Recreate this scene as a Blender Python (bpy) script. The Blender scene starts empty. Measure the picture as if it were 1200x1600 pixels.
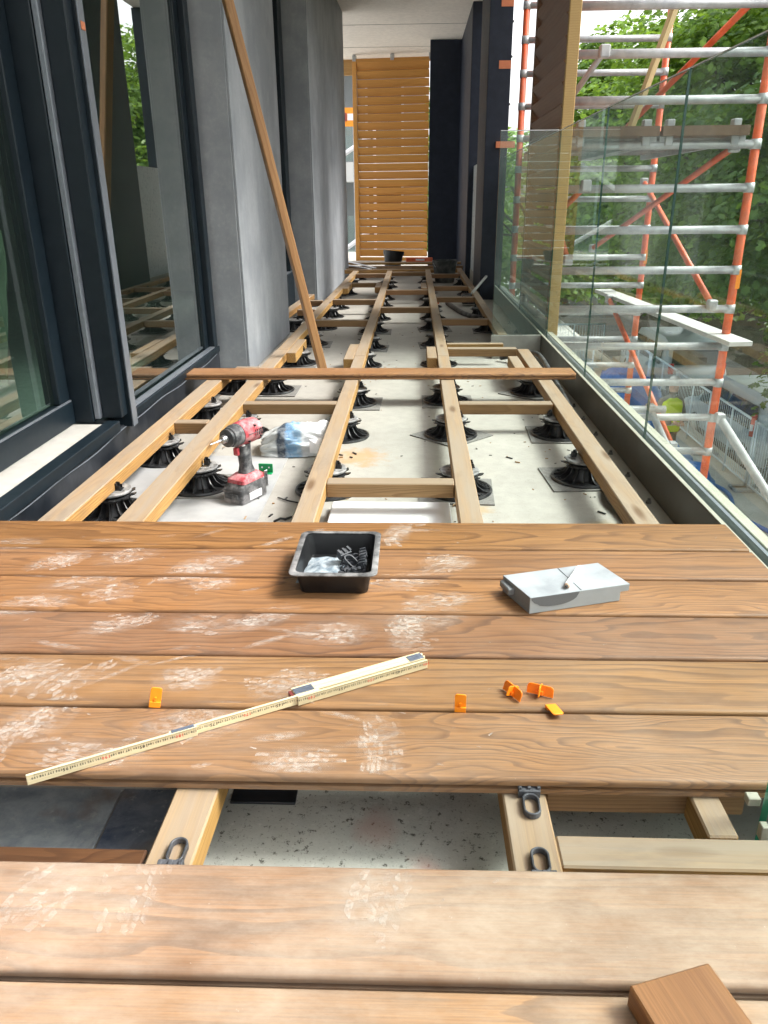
import bpy, bmesh, math, random
import numpy as np
from mathutils import Vector, Matrix
random.seed(7); rng = np.random.default_rng(7)
S = bpy.context.scene
C = bpy.data.collections.new('balcony'); S.collection.children.link(C)
R = math.radians

# ---------------------------------------------------------------- camera, sky, sun, exposure
cd = bpy.data.cameras.new('camera'); cam = bpy.data.objects.new('camera', cd); C.objects.link(cam)
cd.sensor_fit = 'VERTICAL'; cd.sensor_height = 36.0; cd.lens = 1195/1600*36.0
cd.clip_start = 0.02; cd.clip_end = 800
p_, y_, r_ = R(22.15), R(2.25), R(-0.5)
fw = Vector((-math.sin(y_)*math.cos(p_), math.cos(y_)*math.cos(p_), -math.sin(p_)))
rt = Vector((math.cos(y_), math.sin(y_), 0)); up = rt.cross(fw)
rt2 = rt*math.cos(r_)+up*math.sin(r_); up2 = -rt*math.sin(r_)+up*math.cos(r_)
m4 = Matrix.Identity(4)
for i in range(3):
    m4[i][0] = rt2[i]; m4[i][1] = up2[i]; m4[i][2] = -fw[i]
m4.translation = Vector((0, 0, .854)); cam.matrix_world = m4
S.camera = cam
S.render.resolution_x = 768; S.render.resolution_y = 1024

SUN_EL, SUN_AZ = 50, 82          # azimuth measured from +Y towards +X
W = bpy.data.worlds.new('World'); S.world = W; W.use_nodes = True
nt = W.node_tree; nt.nodes.clear()
sky = nt.nodes.new('ShaderNodeTexSky'); sky.sky_type = 'NISHITA'; sky.sun_disc = False
sky.sun_elevation = R(SUN_EL); sky.sun_rotation = R(SUN_AZ)
sky.air_density = 1.2; sky.dust_density = 4.0; sky.ozone_density = 1.0
hs = nt.nodes.new('ShaderNodeHueSaturation'); hs.inputs['Saturation'].default_value = 0.13
bg = nt.nodes.new('ShaderNodeBackground'); bg.inputs['Strength'].default_value = 0.15
wo = nt.nodes.new('ShaderNodeOutputWorld')
nt.links.new(sky.outputs[0], hs.inputs['Color']); nt.links.new(hs.outputs[0], bg.inputs['Color']); nt.links.new(bg.outputs[0], wo.inputs['Surface'])
sd = bpy.data.lights.new('sun', 'SUN'); sd.energy = 1.5; sd.angle = R(16); sd.color = (1, .96, .9)
so = bpy.data.objects.new('sun', sd); C.objects.link(so)
sdir = Vector((math.sin(R(SUN_AZ))*math.cos(R(SUN_EL)), math.cos(R(SUN_AZ))*math.cos(R(SUN_EL)), math.sin(R(SUN_EL))))
so.rotation_euler = sdir.to_track_quat('Z', 'Y').to_euler(); so.location = (6, 6, 12)
S.view_settings.view_transform = 'Standard'; S.view_settings.look = 'None'
S.view_settings.exposure = 1.68; S.view_settings.gamma = 1.0; S.view_settings.use_curve_mapping = False
S.cycles.max_bounces = 10; S.cycles.transparent_max_bounces = 24; S.cycles.diffuse_bounces = 5

# ---------------------------------------------------------------- material helpers
class NB:
    def __init__(s, name):
        s.m = bpy.data.materials.new(name); s.m.use_nodes = True
        s.t = s.m.node_tree; s.t.nodes.clear()
        s.out = s.n('ShaderNodeOutputMaterial')
    def n(s, t, **kw):
        o = s.t.nodes.new(t)
        for k, v in kw.items(): setattr(o, k, v)
        return o
    def l(s, a, b): s.t.links.new(a, b)
    def val(s, x, sock):
        if hasattr(x, 'is_output'): s.l(x, sock)
        else:
            try: sock.default_value = x
            except Exception: sock.default_value = (*x, 1) if len(x) == 3 else x
    def math(s, op, a, b=0.0, c=None, clamp=False):
        o = s.n('ShaderNodeMath', operation=op, use_clamp=clamp)
        s.val(a, o.inputs[0]); s.val(b, o.inputs[1])
        if c is not None: s.val(c, o.inputs[2])
        return o.outputs[0]
    def vmath(s, op, a, b):
        o = s.n('ShaderNodeVectorMath', operation=op); s.val(a, o.inputs[0]); s.val(b, o.inputs[1]); return o.outputs[0]
    def noise(s, vec, scale, detail=4, rough=.55, dist=0, col=False):
        o = s.n('ShaderNodeTexNoise'); s.l(vec, o.inputs['Vector'])
        o.inputs['Scale'].default_value = scale; o.inputs['Detail'].default_value = detail
        o.inputs['Roughness'].default_value = rough; o.inputs['Distortion'].default_value = dist
        return o.outputs[1 if col else 0]
    def ramp(s, f, stops):
        o = s.n('ShaderNodeValToRGB'); s.l(f, o.inputs[0]); e = o.color_ramp.elements
        while len(e) < len(stops): e.new(.5)
        for i, (p, c) in enumerate(stops):
            e[i].position = p; e[i].color = (c, c, c, 1) if not hasattr(c, '__len__') else (*c, 1)
        return o.outputs[0]
    def mix(s, f, a, b, mode='MIX'):
        o = s.n('ShaderNodeMix', data_type='RGBA', blend_type=mode)
        s.val(f, o.inputs[0]); s.val(a, o.inputs[6]); s.val(b, o.inputs[7]); return o.outputs[2]
    def coord(s, kind='Object'): return s.n('ShaderNodeTexCoord').outputs[kind]
    def pos(s): return s.n('ShaderNodeNewGeometry').outputs['Position']
    def rand(s): return s.n('ShaderNodeObjectInfo').outputs['Random']
    def ocol(s):
        sp = s.n('ShaderNodeSeparateColor'); s.l(s.n('ShaderNodeObjectInfo').outputs['Color'], sp.inputs[0]); return sp.outputs
    def scale(s, v, xyz): return s.vmath('MULTIPLY', v, xyz)
    def bump(s, h, strength=.3, dist=.002):
        o = s.n('ShaderNodeBump'); s.l(h, o.inputs['Height']); o.inputs['Strength'].default_value = strength
        o.inputs['Distance'].default_value = dist; return o.outputs[0]
    def bsdf(s, col, rough=.5, metal=0, normal=None, spec=.5, **kw):
        b = s.n('ShaderNodeBsdfPrincipled'); s.val(col, b.inputs['Base Color']); s.val(rough, b.inputs['Roughness'])
        s.val(metal, b.inputs['Metallic']); b.inputs['Specular IOR Level'].default_value = spec
        if normal is not None: s.l(normal, b.inputs['Normal'])
        for k, v in kw.items(): s.val(v, b.inputs[k.replace('_', ' ')])
        s.l(b.outputs[0], s.out.inputs[0]); return b

def plain(name, col, rough=.5, metal=0, var=.15, nscale=30, bump=0.0, dust=0.0, dustcol=(.5, .48, .45), spec=.5, streak=None):
    k = NB(name); v = k.coord()
    if streak: vv = k.scale(v, streak)
    else: vv = v
    n1 = k.noise(vv, nscale, 5, .6)
    lo = tuple(c*(1-var) for c in col); hi = tuple(min(1, c*(1+var)) for c in col)
    c = k.ramp(n1, [(.3, lo), (.7, hi)])
    if dust > 0:
        n2 = k.noise(v, nscale*.45, 6, .65)
        f = k.math('MULTIPLY', k.ramp(n2, [(.42, 0), (.68, 1)]), dust)
        c = k.mix(f, c, dustcol)
    rn = k.math('MULTIPLY_ADD', n1, .2, rough-.1)
    nm = k.bump(n1, bump, .003) if bump else None
    k.bsdf(c, rn, metal, nm, spec)
    return k.m

def wood(name, early, late, ring=.011, fibre=.35, rough=.5, weather=None, cath=.03, dust=False, bump=.25, wtop=0.0, contrast=1.0, tone=1.0, knots=False):
    """grain runs along local X"""
    k = NB(name); oc = k.coord(); rnd = k.rand()
    off = k.n('ShaderNodeCombineXYZ'); k.l(k.math('MULTIPLY', rnd, 37.0), off.inputs[0])
    k.l(k.math('MULTIPLY_ADD', k.math('FRACT', k.math('MULTIPLY', rnd, 7.31)), .09, -.045), off.inputs[1])
    k.l(k.math('MULTIPLY_ADD', k.math('FRACT', k.math('MULTIPLY', rnd, 13.7)), .06, .02), off.inputs[2])
    p = k.vmath('ADD', oc, off.outputs[0])
    lowv = k.scale(p, (.9, 4, 4))
    low = k.noise(lowv, 1.6, 3, .5)
    mid = k.noise(k.scale(p, (3, 30, 30)), 1.0, 3, .5)
    sep = k.n('ShaderNodeSeparateXYZ'); k.l(p, sep.inputs[0])
    yy = k.math('MULTIPLY', sep.outputs[1], sep.outputs[1]); zz = k.math('MULTIPLY', sep.outputs[2], sep.outputs[2])
    r = k.math('SQRT', k.math('ADD', yy, zz))
    cvar = k.math('MULTIPLY_ADD', k.math('POWER', k.math('FRACT', k.math('MULTIPLY', rnd, 23.3)), 1.6), 1.0, .18)
    r = k.math('MULTIPLY_ADD', k.math('MULTIPLY', k.math('SUBTRACT', low, .5), cvar), cath*6, r)
    r = k.math('MULTIPLY_ADD', k.math('SUBTRACT', mid, .5), ring*1.0, r)
    ph = k.math('FRACT', k.math('DIVIDE', r, ring))
    band = k.ramp(ph, [(0, 0), (.55, .25), (.86, 1), (.97, .75), (1, 0)])
    fib = k.noise(k.scale(p, (9, 420, 420)), 1.0, 4, .6)
    pat = k.noise(k.scale(p, (1.6, 9, 9)), 1.0, 3, .5)
    bm_ = k.math('MULTIPLY', k.math('MULTIPLY', band, contrast), k.math('MULTIPLY_ADD', pat, 1.3, .05), clamp=True)
    c = k.mix(bm_, early, late)
    c = k.mix(k.math('MULTIPLY', k.ramp(fib, [(.35, 1), (.62, 0)]), fibre), c, tuple(x*.45 for x in late))
    toned = k.n('ShaderNodeHueSaturation'); k.l(c, toned.inputs['Color'])
    k.l(k.math('MULTIPLY_ADD', rnd, .42*tone, 1-.22*tone), toned.inputs['Value']); k.l(k.math('MULTIPLY_ADD', k.math('FRACT', k.math('MULTIPLY', rnd, 5.7)), .014*tone, .5-.007*tone), toned.inputs['Hue']); c = toned.outputs[0]
    c = k.mix(k.math('MULTIPLY', k.ramp(pat, [(.35, 1), (.65, 0)]), .3), c, tuple(x*.7 for x in late))
    rr = rough
    if weather:
        geo = k.n('ShaderNodeNewGeometry'); s2 = k.n('ShaderNodeSeparateXYZ'); k.l(geo.outputs['Normal'], s2.inputs[0])
        topf = k.math('MULTIPLY', k.ramp(s2.outputs[2], [(.4, 0), (.8, 1)]), wtop)
        wn = k.noise(k.scale(p, (2, 25, 25)), 1.0, 5, .65)
        f = k.math('MULTIPLY', topf, k.ramp(wn, [(.25, .45), (.6, 1)]))
        c = k.mix(f, c, k.mix(k.math('MULTIPLY', fib, .6), weather, tuple(x*.6 for x in weather)))
    if knots:
        vo = k.n('ShaderNodeTexVoronoi'); k.l(k.scale(p, (2.6, 11, 11)), vo.inputs['Vector']); vo.inputs['Scale'].default_value = 1.0
        kd = k.math('ADD', vo.outputs['Distance'], k.math('MULTIPLY', k.math('SUBTRACT', mid, .5), .12))
        c = k.mix(k.math('MULTIPLY', k.ramp(kd, [(.06, 1), (.17, 0)]), .75), c, (.10, .045, .015))
        st = k.noise(k.scale(p, (5, 14, 14)), 1.0, 5, .65)
        c = k.mix(k.math('MULTIPLY', k.ramp(st, [(.56, 0), (.72, 1)]), .45), c, (.17, .13, .10))
    if dust:
        ch = k.ocol(); wp = k.pos()
        d1 = k.noise(k.scale(wp, (1, 1.6, 1)), 5.0, 6, .62)
        d2 = k.noise(k.scale(wp, (1, 2.6, 1)), 46.0, 7, .72, .15)
        f = k.math('MULTIPLY', k.ramp(d1, [(.28, .25), (.68, 1)]), k.ramp(d2, [(.30, .66), (.66, 1)]))
        f = k.math('MULTIPLY', f, ch[0], clamp=True)
        c = k.mix(f, c, k.mix(.42, (.56, .465, .375), c))
        d3 = k.noise(k.scale(wp, (1, 1, 1)), 130.0, 3, .6)
        sp = k.math('MULTIPLY', k.ramp(d3, [(.72, 0), (.78, 1)]), k.math('MULTIPLY', ch[0], .3))
        c = k.mix(sp, c, (.66, .6, .55))
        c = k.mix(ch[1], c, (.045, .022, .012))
        rr = k.math('MULTIPLY_ADD', f, .25, rough)
    hgt = k.math('ADD', k.math('MULTIPLY', fib, .6), k.math('MULTIPLY', band, .4))
    k.bsdf(c, rr, 0, k.bump(hgt, bump, .0012), .4)
    return k.m

def glass(name, tint=(.86, .93, .9), refl=1.0, dirt_haze=.06, dirt_haze_col=(.75, .8, .78), streaks=True):
    k = NB(name); geo = k.n('ShaderNodeNewGeometry')
    fr = k.n('ShaderNodeFresnel'); fr.inputs['IOR'].default_value = 1.5
    f = k.math('MULTIPLY', fr.outputs[0], refl, clamp=True)
    f = k.math('MULTIPLY', f, k.math('SUBTRACT', 1, geo.outputs['Backfacing']))
    tr = k.n('ShaderNodeBsdfTransparent'); tr.inputs[0].default_value = (*tint, 1)
    gl = k.n('ShaderNodeBsdfGlossy'); gl.inputs['Roughness'].default_value = 0.0; gl.inputs['Color'].default_value = (.93, .97, .95, 1)
    di = k.n('ShaderNodeBsdfDiffuse'); di.inputs[0].default_value = (*dirt_haze_col, 1)  # diffuse film: dirt plus reflective haze painted as colour
    n1 = k.noise(k.scale(k.pos(), (6, 14, 1.5)), 1.0, 6, .7)
    n2 = k.noise(k.scale(k.pos(), (60, 60, 60)), 1.0, 3, .7)
    d = k.math('MULTIPLY', k.ramp(n1, [(.3, .35), (.72, 1.5)]), dirt_haze)
    d = k.math('ADD', d, k.math('MULTIPLY', k.ramp(n2, [(.66, 0), (.72, 1)]), dirt_haze*1.5))
    a = k.n('ShaderNodeMixShader'); k.l(d, a.inputs[0]); k.l(tr.outputs[0], a.inputs[1]); k.l(di.outputs[0], a.inputs[2])
    b = k.n('ShaderNodeMixShader'); k.l(f, b.inputs[0]); k.l(a.outputs[0], b.inputs[1]); k.l(gl.outputs[0], b.inputs[2])
    k.l(b.outputs[0], k.out.inputs[0]); return k.m

def leafmat(name, dark, light):
    k = NB(name); n = k.noise(k.pos(), 1.1, 3, .6); n2 = k.noise(k.pos(), 9.0, 2, .5)
    f = k.math('MULTIPLY_ADD', n2, .6, k.math('MULTIPLY', n, .5))
    c = k.ramp(f, [(.38, dark), (.68, light)])
    d = k.n('ShaderNodeBsdfPrincipled'); k.l(c, d.inputs['Base Color']); d.inputs['Roughness'].default_value = .5
    t = k.n('ShaderNodeBsdfTranslucent'); k.l(k.mix(.5, c, (.24, .34, .03)), t.inputs[0])
    x = k.n('ShaderNodeMixShader'); x.inputs[0].default_value = .45
    k.l(d.outputs[0], x.inputs[1]); k.l(t.outputs[0], x.inputs[2]); k.l(x.outputs[0], k.out.inputs[0]); return k.m

def concrete(name, col, var=.12, stain=None, speck=.5, wide=2.0):
    k = NB(name); p = k.pos()
    a = k.noise(p, wide, 6, .6); b = k.noise(p, 22, 6, .65); d = k.noise(p, 190, 3, .6)
    c = k.mix(k.ramp(a, [(.3, 0), (.7, 1)]), tuple(x*(1-var) for x in col), tuple(min(1, x*(1+var)) for x in col))
    c = k.mix(k.math('MULTIPLY', k.ramp(b, [(.35, 1), (.6, 0)]), .3), c, tuple(x*.62 for x in col))
    c = k.mix(k.math('MULTIPLY', k.ramp(d, [(.3, 1), (.38, 0)]), speck), c, (.09, .08, .07))
    if stain:
        for (cx, cy, rad, scol, amt) in stain:
            dist = k.n('ShaderNodeVectorMath', operation='DISTANCE'); k.l(p, dist.inputs[0]); dist.inputs[1].default_value = (cx, cy, 0)
            q = k.math('DIVIDE', dist.outputs['Value'], rad)
            q = k.math('ADD', q, k.math('MULTIPLY', k.math('SUBTRACT', b, .5), 2.2))
            c = k.mix(k.math('MULTIPLY', k.ramp(q, [(.3, 1), (1, 0)]), amt), c, scol)
    k.bsdf(c, k.math('MULTIPLY_ADD', b, .3, .6), 0, k.bump(b, .25, .004), .35)
    return k.m

M = {}
M['deck'] = wood('deck_wood', (.345, .155, .052), (.145, .057, .018), ring=.0115, fibre=.5, rough=.42, cath=.06, dust=True, bump=.35, contrast=1.1)
M['joist'] = wood('joist_wood', (.47, .275, .09), (.29, .14, .036), ring=.008, fibre=.55, rough=.65, weather=(.35, .285, .22), wtop=.9, cath=.02, knots=True)
M['joist_grey'] = wood('noggin_wood', (.33, .19, .085), (.2, .1, .04), ring=.006, fibre=.3, rough=.65, weather=(.33, .27, .205), wtop=.85, cath=.015)
M['louver'] = wood('louver_wood', (.62, .30, .07), (.48, .21, .042), ring=.016, fibre=.2, rough=.45, cath=.01, bump=.1, tone=.3)
M['louver_frame'] = wood('screen_frame_wood', (.56, .36, .14), (.44, .25, .09), ring=.012, fibre=.2, rough=.5, cath=.01, bump=.1)
M['louver_shaded'] = wood('shaded_louver_wood', (.24, .135, .08), (.17, .09, .05), ring=.016, fibre=.2, rough=.45, cath=.01, bump=.1, tone=.3)  # base brown darkened, shade of the screen's inner face put into the colour
M['pole'] = wood('pole_wood', (.50, .26, .115), (.34, .16, .065), ring=.014, fibre=.3, rough=.5, cath=.015)
M['offcut'] = wood('offcut_wood', (.34, .155, .055), (.19, .075, .026), ring=.018, fibre=.35, rough=.45, cath=.02)
M['plank'] = wood('pale_plank_wood', (.50, .40, .22), (.36, .27, .13), ring=.02, fibre=.2, rough=.6)
M['rule'] = wood('rule_wood', (.80, .68, .45), (.70, .56, .34), ring=.01, fibre=.2, rough=.45, bump=.05)
M['floor'] = concrete('concrete_floor', (.385, .368, .332), .14, stain=[(-.2, 2.62, .13, (.46, .25, .08), .6), (.1, .74, .05, (.5, .12, .1), .4), (.02, .735, .045, (.55, .14, .1), .5), (.2, 2.12, .05, (.42, .27, .1), .5), (.55, 2.0, .06, (.4, .3, .15), .4)], speck=.45)
M['floor_near'] = M['floor']
k = NB('speckled_screed'); p = k.pos(); a = k.noise(p, 6, 6, .65); b = k.noise(p, 85, 4, .7); d = k.noise(p, 260, 3, .7)
c = k.ramp(a, [(.3, (.40, .405, .37)), (.7, (.60, .60, .55))])
c = k.mix(k.math('MULTIPLY', k.ramp(b, [(.33, 1), (.41, 0)]), .9), c, (.07, .065, .05)); c = k.mix(k.math('MULTIPLY', k.ramp(d, [(.3, 1), (.4, 0)]), .7), c, (.12, .11, .09))
c = k.mix(k.math('MULTIPLY', k.ramp(b, [(.6, 0), (.7, 1)]), .4), c, (.72, .71, .66))
for (cx, cy, rad, scol, amt) in ((.0, .74, .04, (.6, .12, .1), .5), (.02, .79, .035, (.55, .16, .12), .35), (-.05, .86, .04, (.5, .2, .15), .3)):
    dist = k.n('ShaderNodeVectorMath', operation='DISTANCE'); k.l(p, dist.inputs[0]); dist.inputs[1].default_value = (cx, cy, 0)
    q = k.math('ADD', k.math('DIVIDE', dist.outputs['Value'], rad), k.math('MULTIPLY', k.math('SUBTRACT', a, .5), 3.0)); c = k.mix(k.math('MULTIPLY', k.ramp(q, [(.3, 1), (1, 0)]), amt), c, scol)
k.bsdf(c, .8, 0, k.bump(b, .4, .003), .3); M['screed_near'] = k.m
M['ceiling'] = concrete('concrete_ceiling', (.88, .83, .745), .06, speck=.05, wide=1.0)
k = NB('cladding_panel'); v = k.pos()
a = k.noise(k.scale(v, (9, 9, .5)), 1.0, 6, .6); b = k.noise(v, 55, 5, .7); e_ = k.noise(v, 3.0, 4, .6)
c = k.mix(k.ramp(a, [(.3, 0), (.7, 1)]), (.31, .33, .355), (.385, .405, .43)); c = k.mix(k.math('MULTIPLY', k.ramp(b, [(.48, 0), (.72, 1)]), .5), c, (.46, .475, .49))
c = k.mix(k.math('MULTIPLY', k.ramp(e_, [(.4, 1), (.62, 0)]), .55), c, (.20, .22, .245))
k.bsdf(c, .55, 0, k.bump(b, .1, .001), .35); M['clad'] = k.m
M['clad_dark'] = plain('dark_panel', (.013, .018, .031), .5, 0, .2, 18, dust=.1, dustcol=(.07, .085, .12), spec=.3)
M['alu'] = plain('dark_aluminium', (.0065, .013, .019), .42, 0, .12, 30, dust=.08, dustcol=(.04, .05, .06), spec=.3)
M['alu_edge'] = plain('pale_aluminium', (.18, .2, .23), .35, .3, .12, 40)  # paler aluminium for edge strips, beads and the seam line
M['membrane'] = plain('bitumen_membrane', (.008, .011, .016), .4, 0, .3, 14, .3, dust=.45, dustcol=(.07, .075, .085))
M['sill'] = plain('stone_sill', (.50, .48, .44), .55, 0, .1, 24, dust=.3, dustcol=(.6, .57, .52))
M['steel'] = plain('painted_steel', (.30, .295, .265), .42, .15, .12, 12, dust=.3, dustcol=(.42, .4, .36))
M['steel_dark'] = plain('bronze_steel', (.075, .07, .058), .4, .2, .15, 9, dust=.3, dustcol=(.16, .15, .13))
M['cover'] = plain('rail_cover', (.36, .35, .28), .45, .1, .08, 20, dust=.25)
M['bolt'] = plain('dusty_bolt', (.06, .058, .055), .5, .4, .3, 90, dust=.5)
M['plastic'] = plain('black_plastic', (.011, .0115, .013), .33, 0, .25, 60, dust=.3, dustcol=(.14, .14, .14))
M['plastic_top'] = plain('dusty_black_plastic', (.16, .16, .16), .5, 0, .3, 70, dust=.8, dustcol=(.48, .48, .47))
M['clip'] = plain('clip_plastic', (.035, .038, .045), .45, 0, .25, 80, dust=.4, dustcol=(.2, .2, .22))
M['rubber'] = plain('rubber_pad', (.17, .165, .155), .85, 0, .2, 160, .3, dust=.5, dustcol=(.3, .29, .27))
M['white_pl'] = plain('white_sheet', (.78, .78, .8), .5, 0, .05, 9)
M['glass'] = glass('rail_glass', (.93, .98, .958), .8, .048, (.66, .82, .76))  # greenish film holds dust and a painted reflective haze
M['win_glass'] = glass('window_glass', (.72, .83, .78), 2.7, .012, (.3, .4, .36))
k = NB('glass_edge'); k.bsdf((.006, .06, .045), .15, 0, None, .6); M['glass_edge'] = k.m
k = NB('bright_glass_edge'); k.bsdf((.03, .38, .26), .15, 0, None, .6); M['glass_edge_b'] = k.m
M['orange_tube'] = plain('orange_paint', (.70, .105, .025), .45, 0, .3, 11, dust=.5, dustcol=(.58, .25, .16))
M['galv'] = plain('galvanised_tube', (.40, .41, .42), .45, .3, .25, 14, dust=.55, dustcol=(.60, .59, .56))
M['brown_ply'] = plain('plywood_deck', (.16, .095, .055), .6, 0, .25, 12)
M['orange_tape'] = plain('orange_tape', (.58, .19, .085), .6, 0, .1, 20)
M['spacer'] = plain('orange_spacer', (.95, .22, .008), .4, 0, .05, 40)
M['spacer_y'] = plain('yellow_orange_spacer', (1.0, .30, .012), .4, 0, .05, 40)
M['bucket'] = plain('black_bucket', (.009, .0095, .011), .4, 0, .2, 20, dust=.06, dustcol=(.2,.2,.2))
M['bucket_c'] = plain('mortar_bucket', (.03, .036, .036), .6, 0, .3, 12, dust=.55, dustcol=(.3, .31, .29))
M['red_drill'] = plain('worn_red_plastic', (.40, .04, .055), .6, 0, .25, 60, dust=.9, dustcol=(.56, .36, .36))
M['drill_black'] = plain('dusty_drill_rubber', (.035, .036, .04), .65, 0, .4, 80, dust=.7, dustcol=(.3, .3, .3))
M['battery'] = plain('dusty_battery', (.06, .06, .062), .6, 0, .4, 45, dust=.8, dustcol=(.42, .4, .4))
M['metal'] = plain('bright_metal', (.55, .55, .56), .3, .9, .1, 60)
M['white_paint'] = plain('white_label', (.75, .75, .75), .5, 0, .1, 60, dust=.3, dustcol=(.3, .3, .3))
M['block'] = plain('grey_block', (.37, .39, .41), .55, 0, .05, 40)
M['block_top'] = plain('scuffed_block_top', (.33, .34, .37), .6, 0, .15, 26, dust=.5, dustcol=(.46, .47, .50), spec=.3)
M['block_cut'] = plain('block_sawn_end', (.20, .205, .21), .7, 0, .3, 25, streak=(200, 200, 12))
M['burn'] = plain('dark_saw_mark', (.14, .145, .155), .7, 0, .35, 60, streak=(30, 30, 260))
M['line'] = plain('pencil_line', (.10, .10, .11), .8)
M['pencil'] = plain('white_pencil', (.86, .86, .87), .4, 0, .05, 80)
M['pencil_wood'] = plain('pencil_wood', (.55, .36, .27), .6)
M['lead'] = plain('pencil_lead', (.04, .04, .04), .5)
M['hinge'] = plain('rule_hinge', (.30, .35, .47), .35, .7, .15, 80)
M['ink'] = plain('black_ink', (.03, .025, .02), .6)
M['ink_red'] = plain('red_ink', (.55, .04, .03), .6)
M['redtip'] = plain('red_rule_tip', (.16, .03, .025), .6)
M['green'] = plain('green_plastic', (.0, .24, .075), .4, 0, .1, 50)
M['conduit'] = plain('black_conduit', (.03, .032, .036), .45, 0, .2, 60, dust=.25)
M['asphalt'] = plain('asphalt', (.045, .044, .042), .9, 0, .25, 3, .2, spec=.1)
M['paving'] = plain('site_paving', (.55, .54, .52), .8, 0, .15, 2.2, .1, dust=.4)
M['bank'] = plain('earth_bank', (.04, .034, .025), .95, 0, .4, 1.4, .5, dust=.4, dustcol=(.04, .055, .02), spec=.05)
M['grass'] = plain('far_grass', (.06, .09, .03), .9, 0, .3, .5)
M['bark'] = plain('bark', (.09, .07, .05), .85, 0, .4, 8, .6, streak=(6, 6, 1))
M['leaf'] = leafmat('maple_leaf', (.028, .085, .026), (.12, .24, .04))
M['leaf2'] = leafmat('bright_leaf', (.035, .12, .02), (.25, .42, .045))
M['leaf3'] = leafmat('far_leaf', (.04, .08, .02), (.13, .2, .04))
M['fence'] = plain('fence_galvanised', (.62, .72, .80), .5, .3, .08, 9)
M['blue'] = plain('blue_tarp', (.03, .16, .50), .5, 0, .25, 5, .3)
M['pipe_grey'] = plain('pipe_grey', (.45, .43, .42), .6, 0, .2, 3)
M['pipe_red'] = plain('pipe_rust', (.28, .2, .18), .6, 0, .2, 3)
M['red_tub'] = plain('red_tub', (.62, .10, .06), .5, 0, .12, 8)
M['carpaint'] = plain('silver_van_paint', (.42, .48, .53), .3, .1, .04, 2)
M['carglass'] = plain('van_glass', (.015, .018, .022), .08, 0, .1, 2)
M['tyre'] = plain('tyre', (.02, .02, .02), .8)
M['tail'] = plain('red_lamp', (.5, .02, .02), .3)
M['wall_pale'] = plain('pale_render', (.62, .62, .60), .8, 0, .06, .8)
M['wall_grey'] = plain('grey_render', (.22, .23, .24), .7, 0, .1, 1)
M['sign_o'] = plain('orange_hoarding', (.85, .30, .02), .5)
M['sign_r'] = plain('dark_red_patch', (.28, .05, .04), .5)
M['hivis'] = plain('hi_vis_yellow', (.62, .82, .02), .6, 0, .08, 12)
M['reflect'] = plain('reflective_tape', (.6, .62, .6), .4, .2)
M['skin'] = plain('skin', (.45, .26, .19), .55)
M['hat'] = plain('white_helmet', (.78, .79, .8), .3)
M['workcloth'] = plain('grey_work_jacket', (.17, .165, .16), .8, 0, .2, 9)
M['trousers'] = plain('khaki_trousers', (.32, .23, .15), .85, 0, .2, 9)
M['boot'] = plain('work_boot', (.05, .035, .025), .7)
M['room_floor'] = plain('screed', (.36, .36, .34), .8)
M['room_wall'] = plain('bare_plaster', (.32, .34, .31), .85, 0, .15, 2)
M['tile_a'] = plain('grey_sheet_floor', (.36, .39, .41), .6, 0, .2, 11, .1, dust=.4, dustcol=(.27, .27, .26))
M['tile_b'] = plain('blue_stained_floor', (.12, .15, .21), .6, 0, .3, 14, .1, dust=.5, dustcol=(.18, .15, .13))
for nm_, c0, c1 in (('tile_a', (.20, .23, .26), (.42, .45, .46)), ('tile_b', (.055, .075, .12), (.22, .24, .27))):
    k = NB(nm_+'_slate'); p = k.pos(); a = k.noise(p, 16, 7, .7, .4); b = k.noise(p, 60, 5, .7); d = k.noise(p, 9, 4, .6)
    c = k.ramp(a, [(.34, c0), (.66, c1)]); c = k.mix(k.math('MULTIPLY', k.ramp(d, [(.55, 0), (.72, 1)]), .6), c, (.24, .15, .09))
    c = k.mix(k.math('MULTIPLY', k.ramp(b, [(.58, 0), (.7, 1)]), .5), c, (.5, .5, .48)); k.bsdf(c, .6, 0, k.bump(b, .3, .002), .4); M[nm_] = k.m
M['pale_board'] = plain('weathered_white_board', (.52, .515, .50), .6, 0, .12, 6, dust=.3)
M['pane_glare'] = plain('painted_pane_glare', (.50, .57, .57), .3)  # opaque pale tone paints the grazing reflection on a clear pane
M['tile_c'] = plain('grey_dusty_sheet', (.33, .335, .34), .65, 0, .18, 7, .1, dust=.6, dustcol=(.47, .46, .44))
k = NB('plastic_film'); n = k.noise(k.scale(k.coord(), (6, 6, 1.5)), 1.0, 4, .6)
d = k.n('ShaderNodeBsdfPrincipled'); k.l(k.ramp(n, [(.3, (.22, .27, .2)), (.7, (.5, .55, .42))]), d.inputs['Base Color']); d.inputs['Roughness'].default_value = .25
t = k.n('ShaderNodeBsdfTransparent'); t.inputs[0].default_value = (.85, .92, .85, 1); x = k.n('ShaderNodeMixShader'); x.inputs[0].default_value = .3
k.l(d.outputs[0], x.inputs[1]); k.l(t.outputs[0], x.inputs[2]); k.l(x.outputs[0], k.out.inputs[0]); M['film'] = k.m
k = NB('dust_print'); at_ = k.n('ShaderNodeAttribute'); at_.attribute_name = 'a'; n = k.noise(k.scale(k.pos(), (1, 1.7, 1)), 80, 7, .78, .35); n2 = k.noise(k.pos(), 14, 4, .6)
d = k.n('ShaderNodeBsdfDiffuse'); d.inputs[0].default_value = (.74, .68, .62, 1); t = k.n('ShaderNodeBsdfTransparent'); x = k.n('ShaderNodeMixShader')
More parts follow.
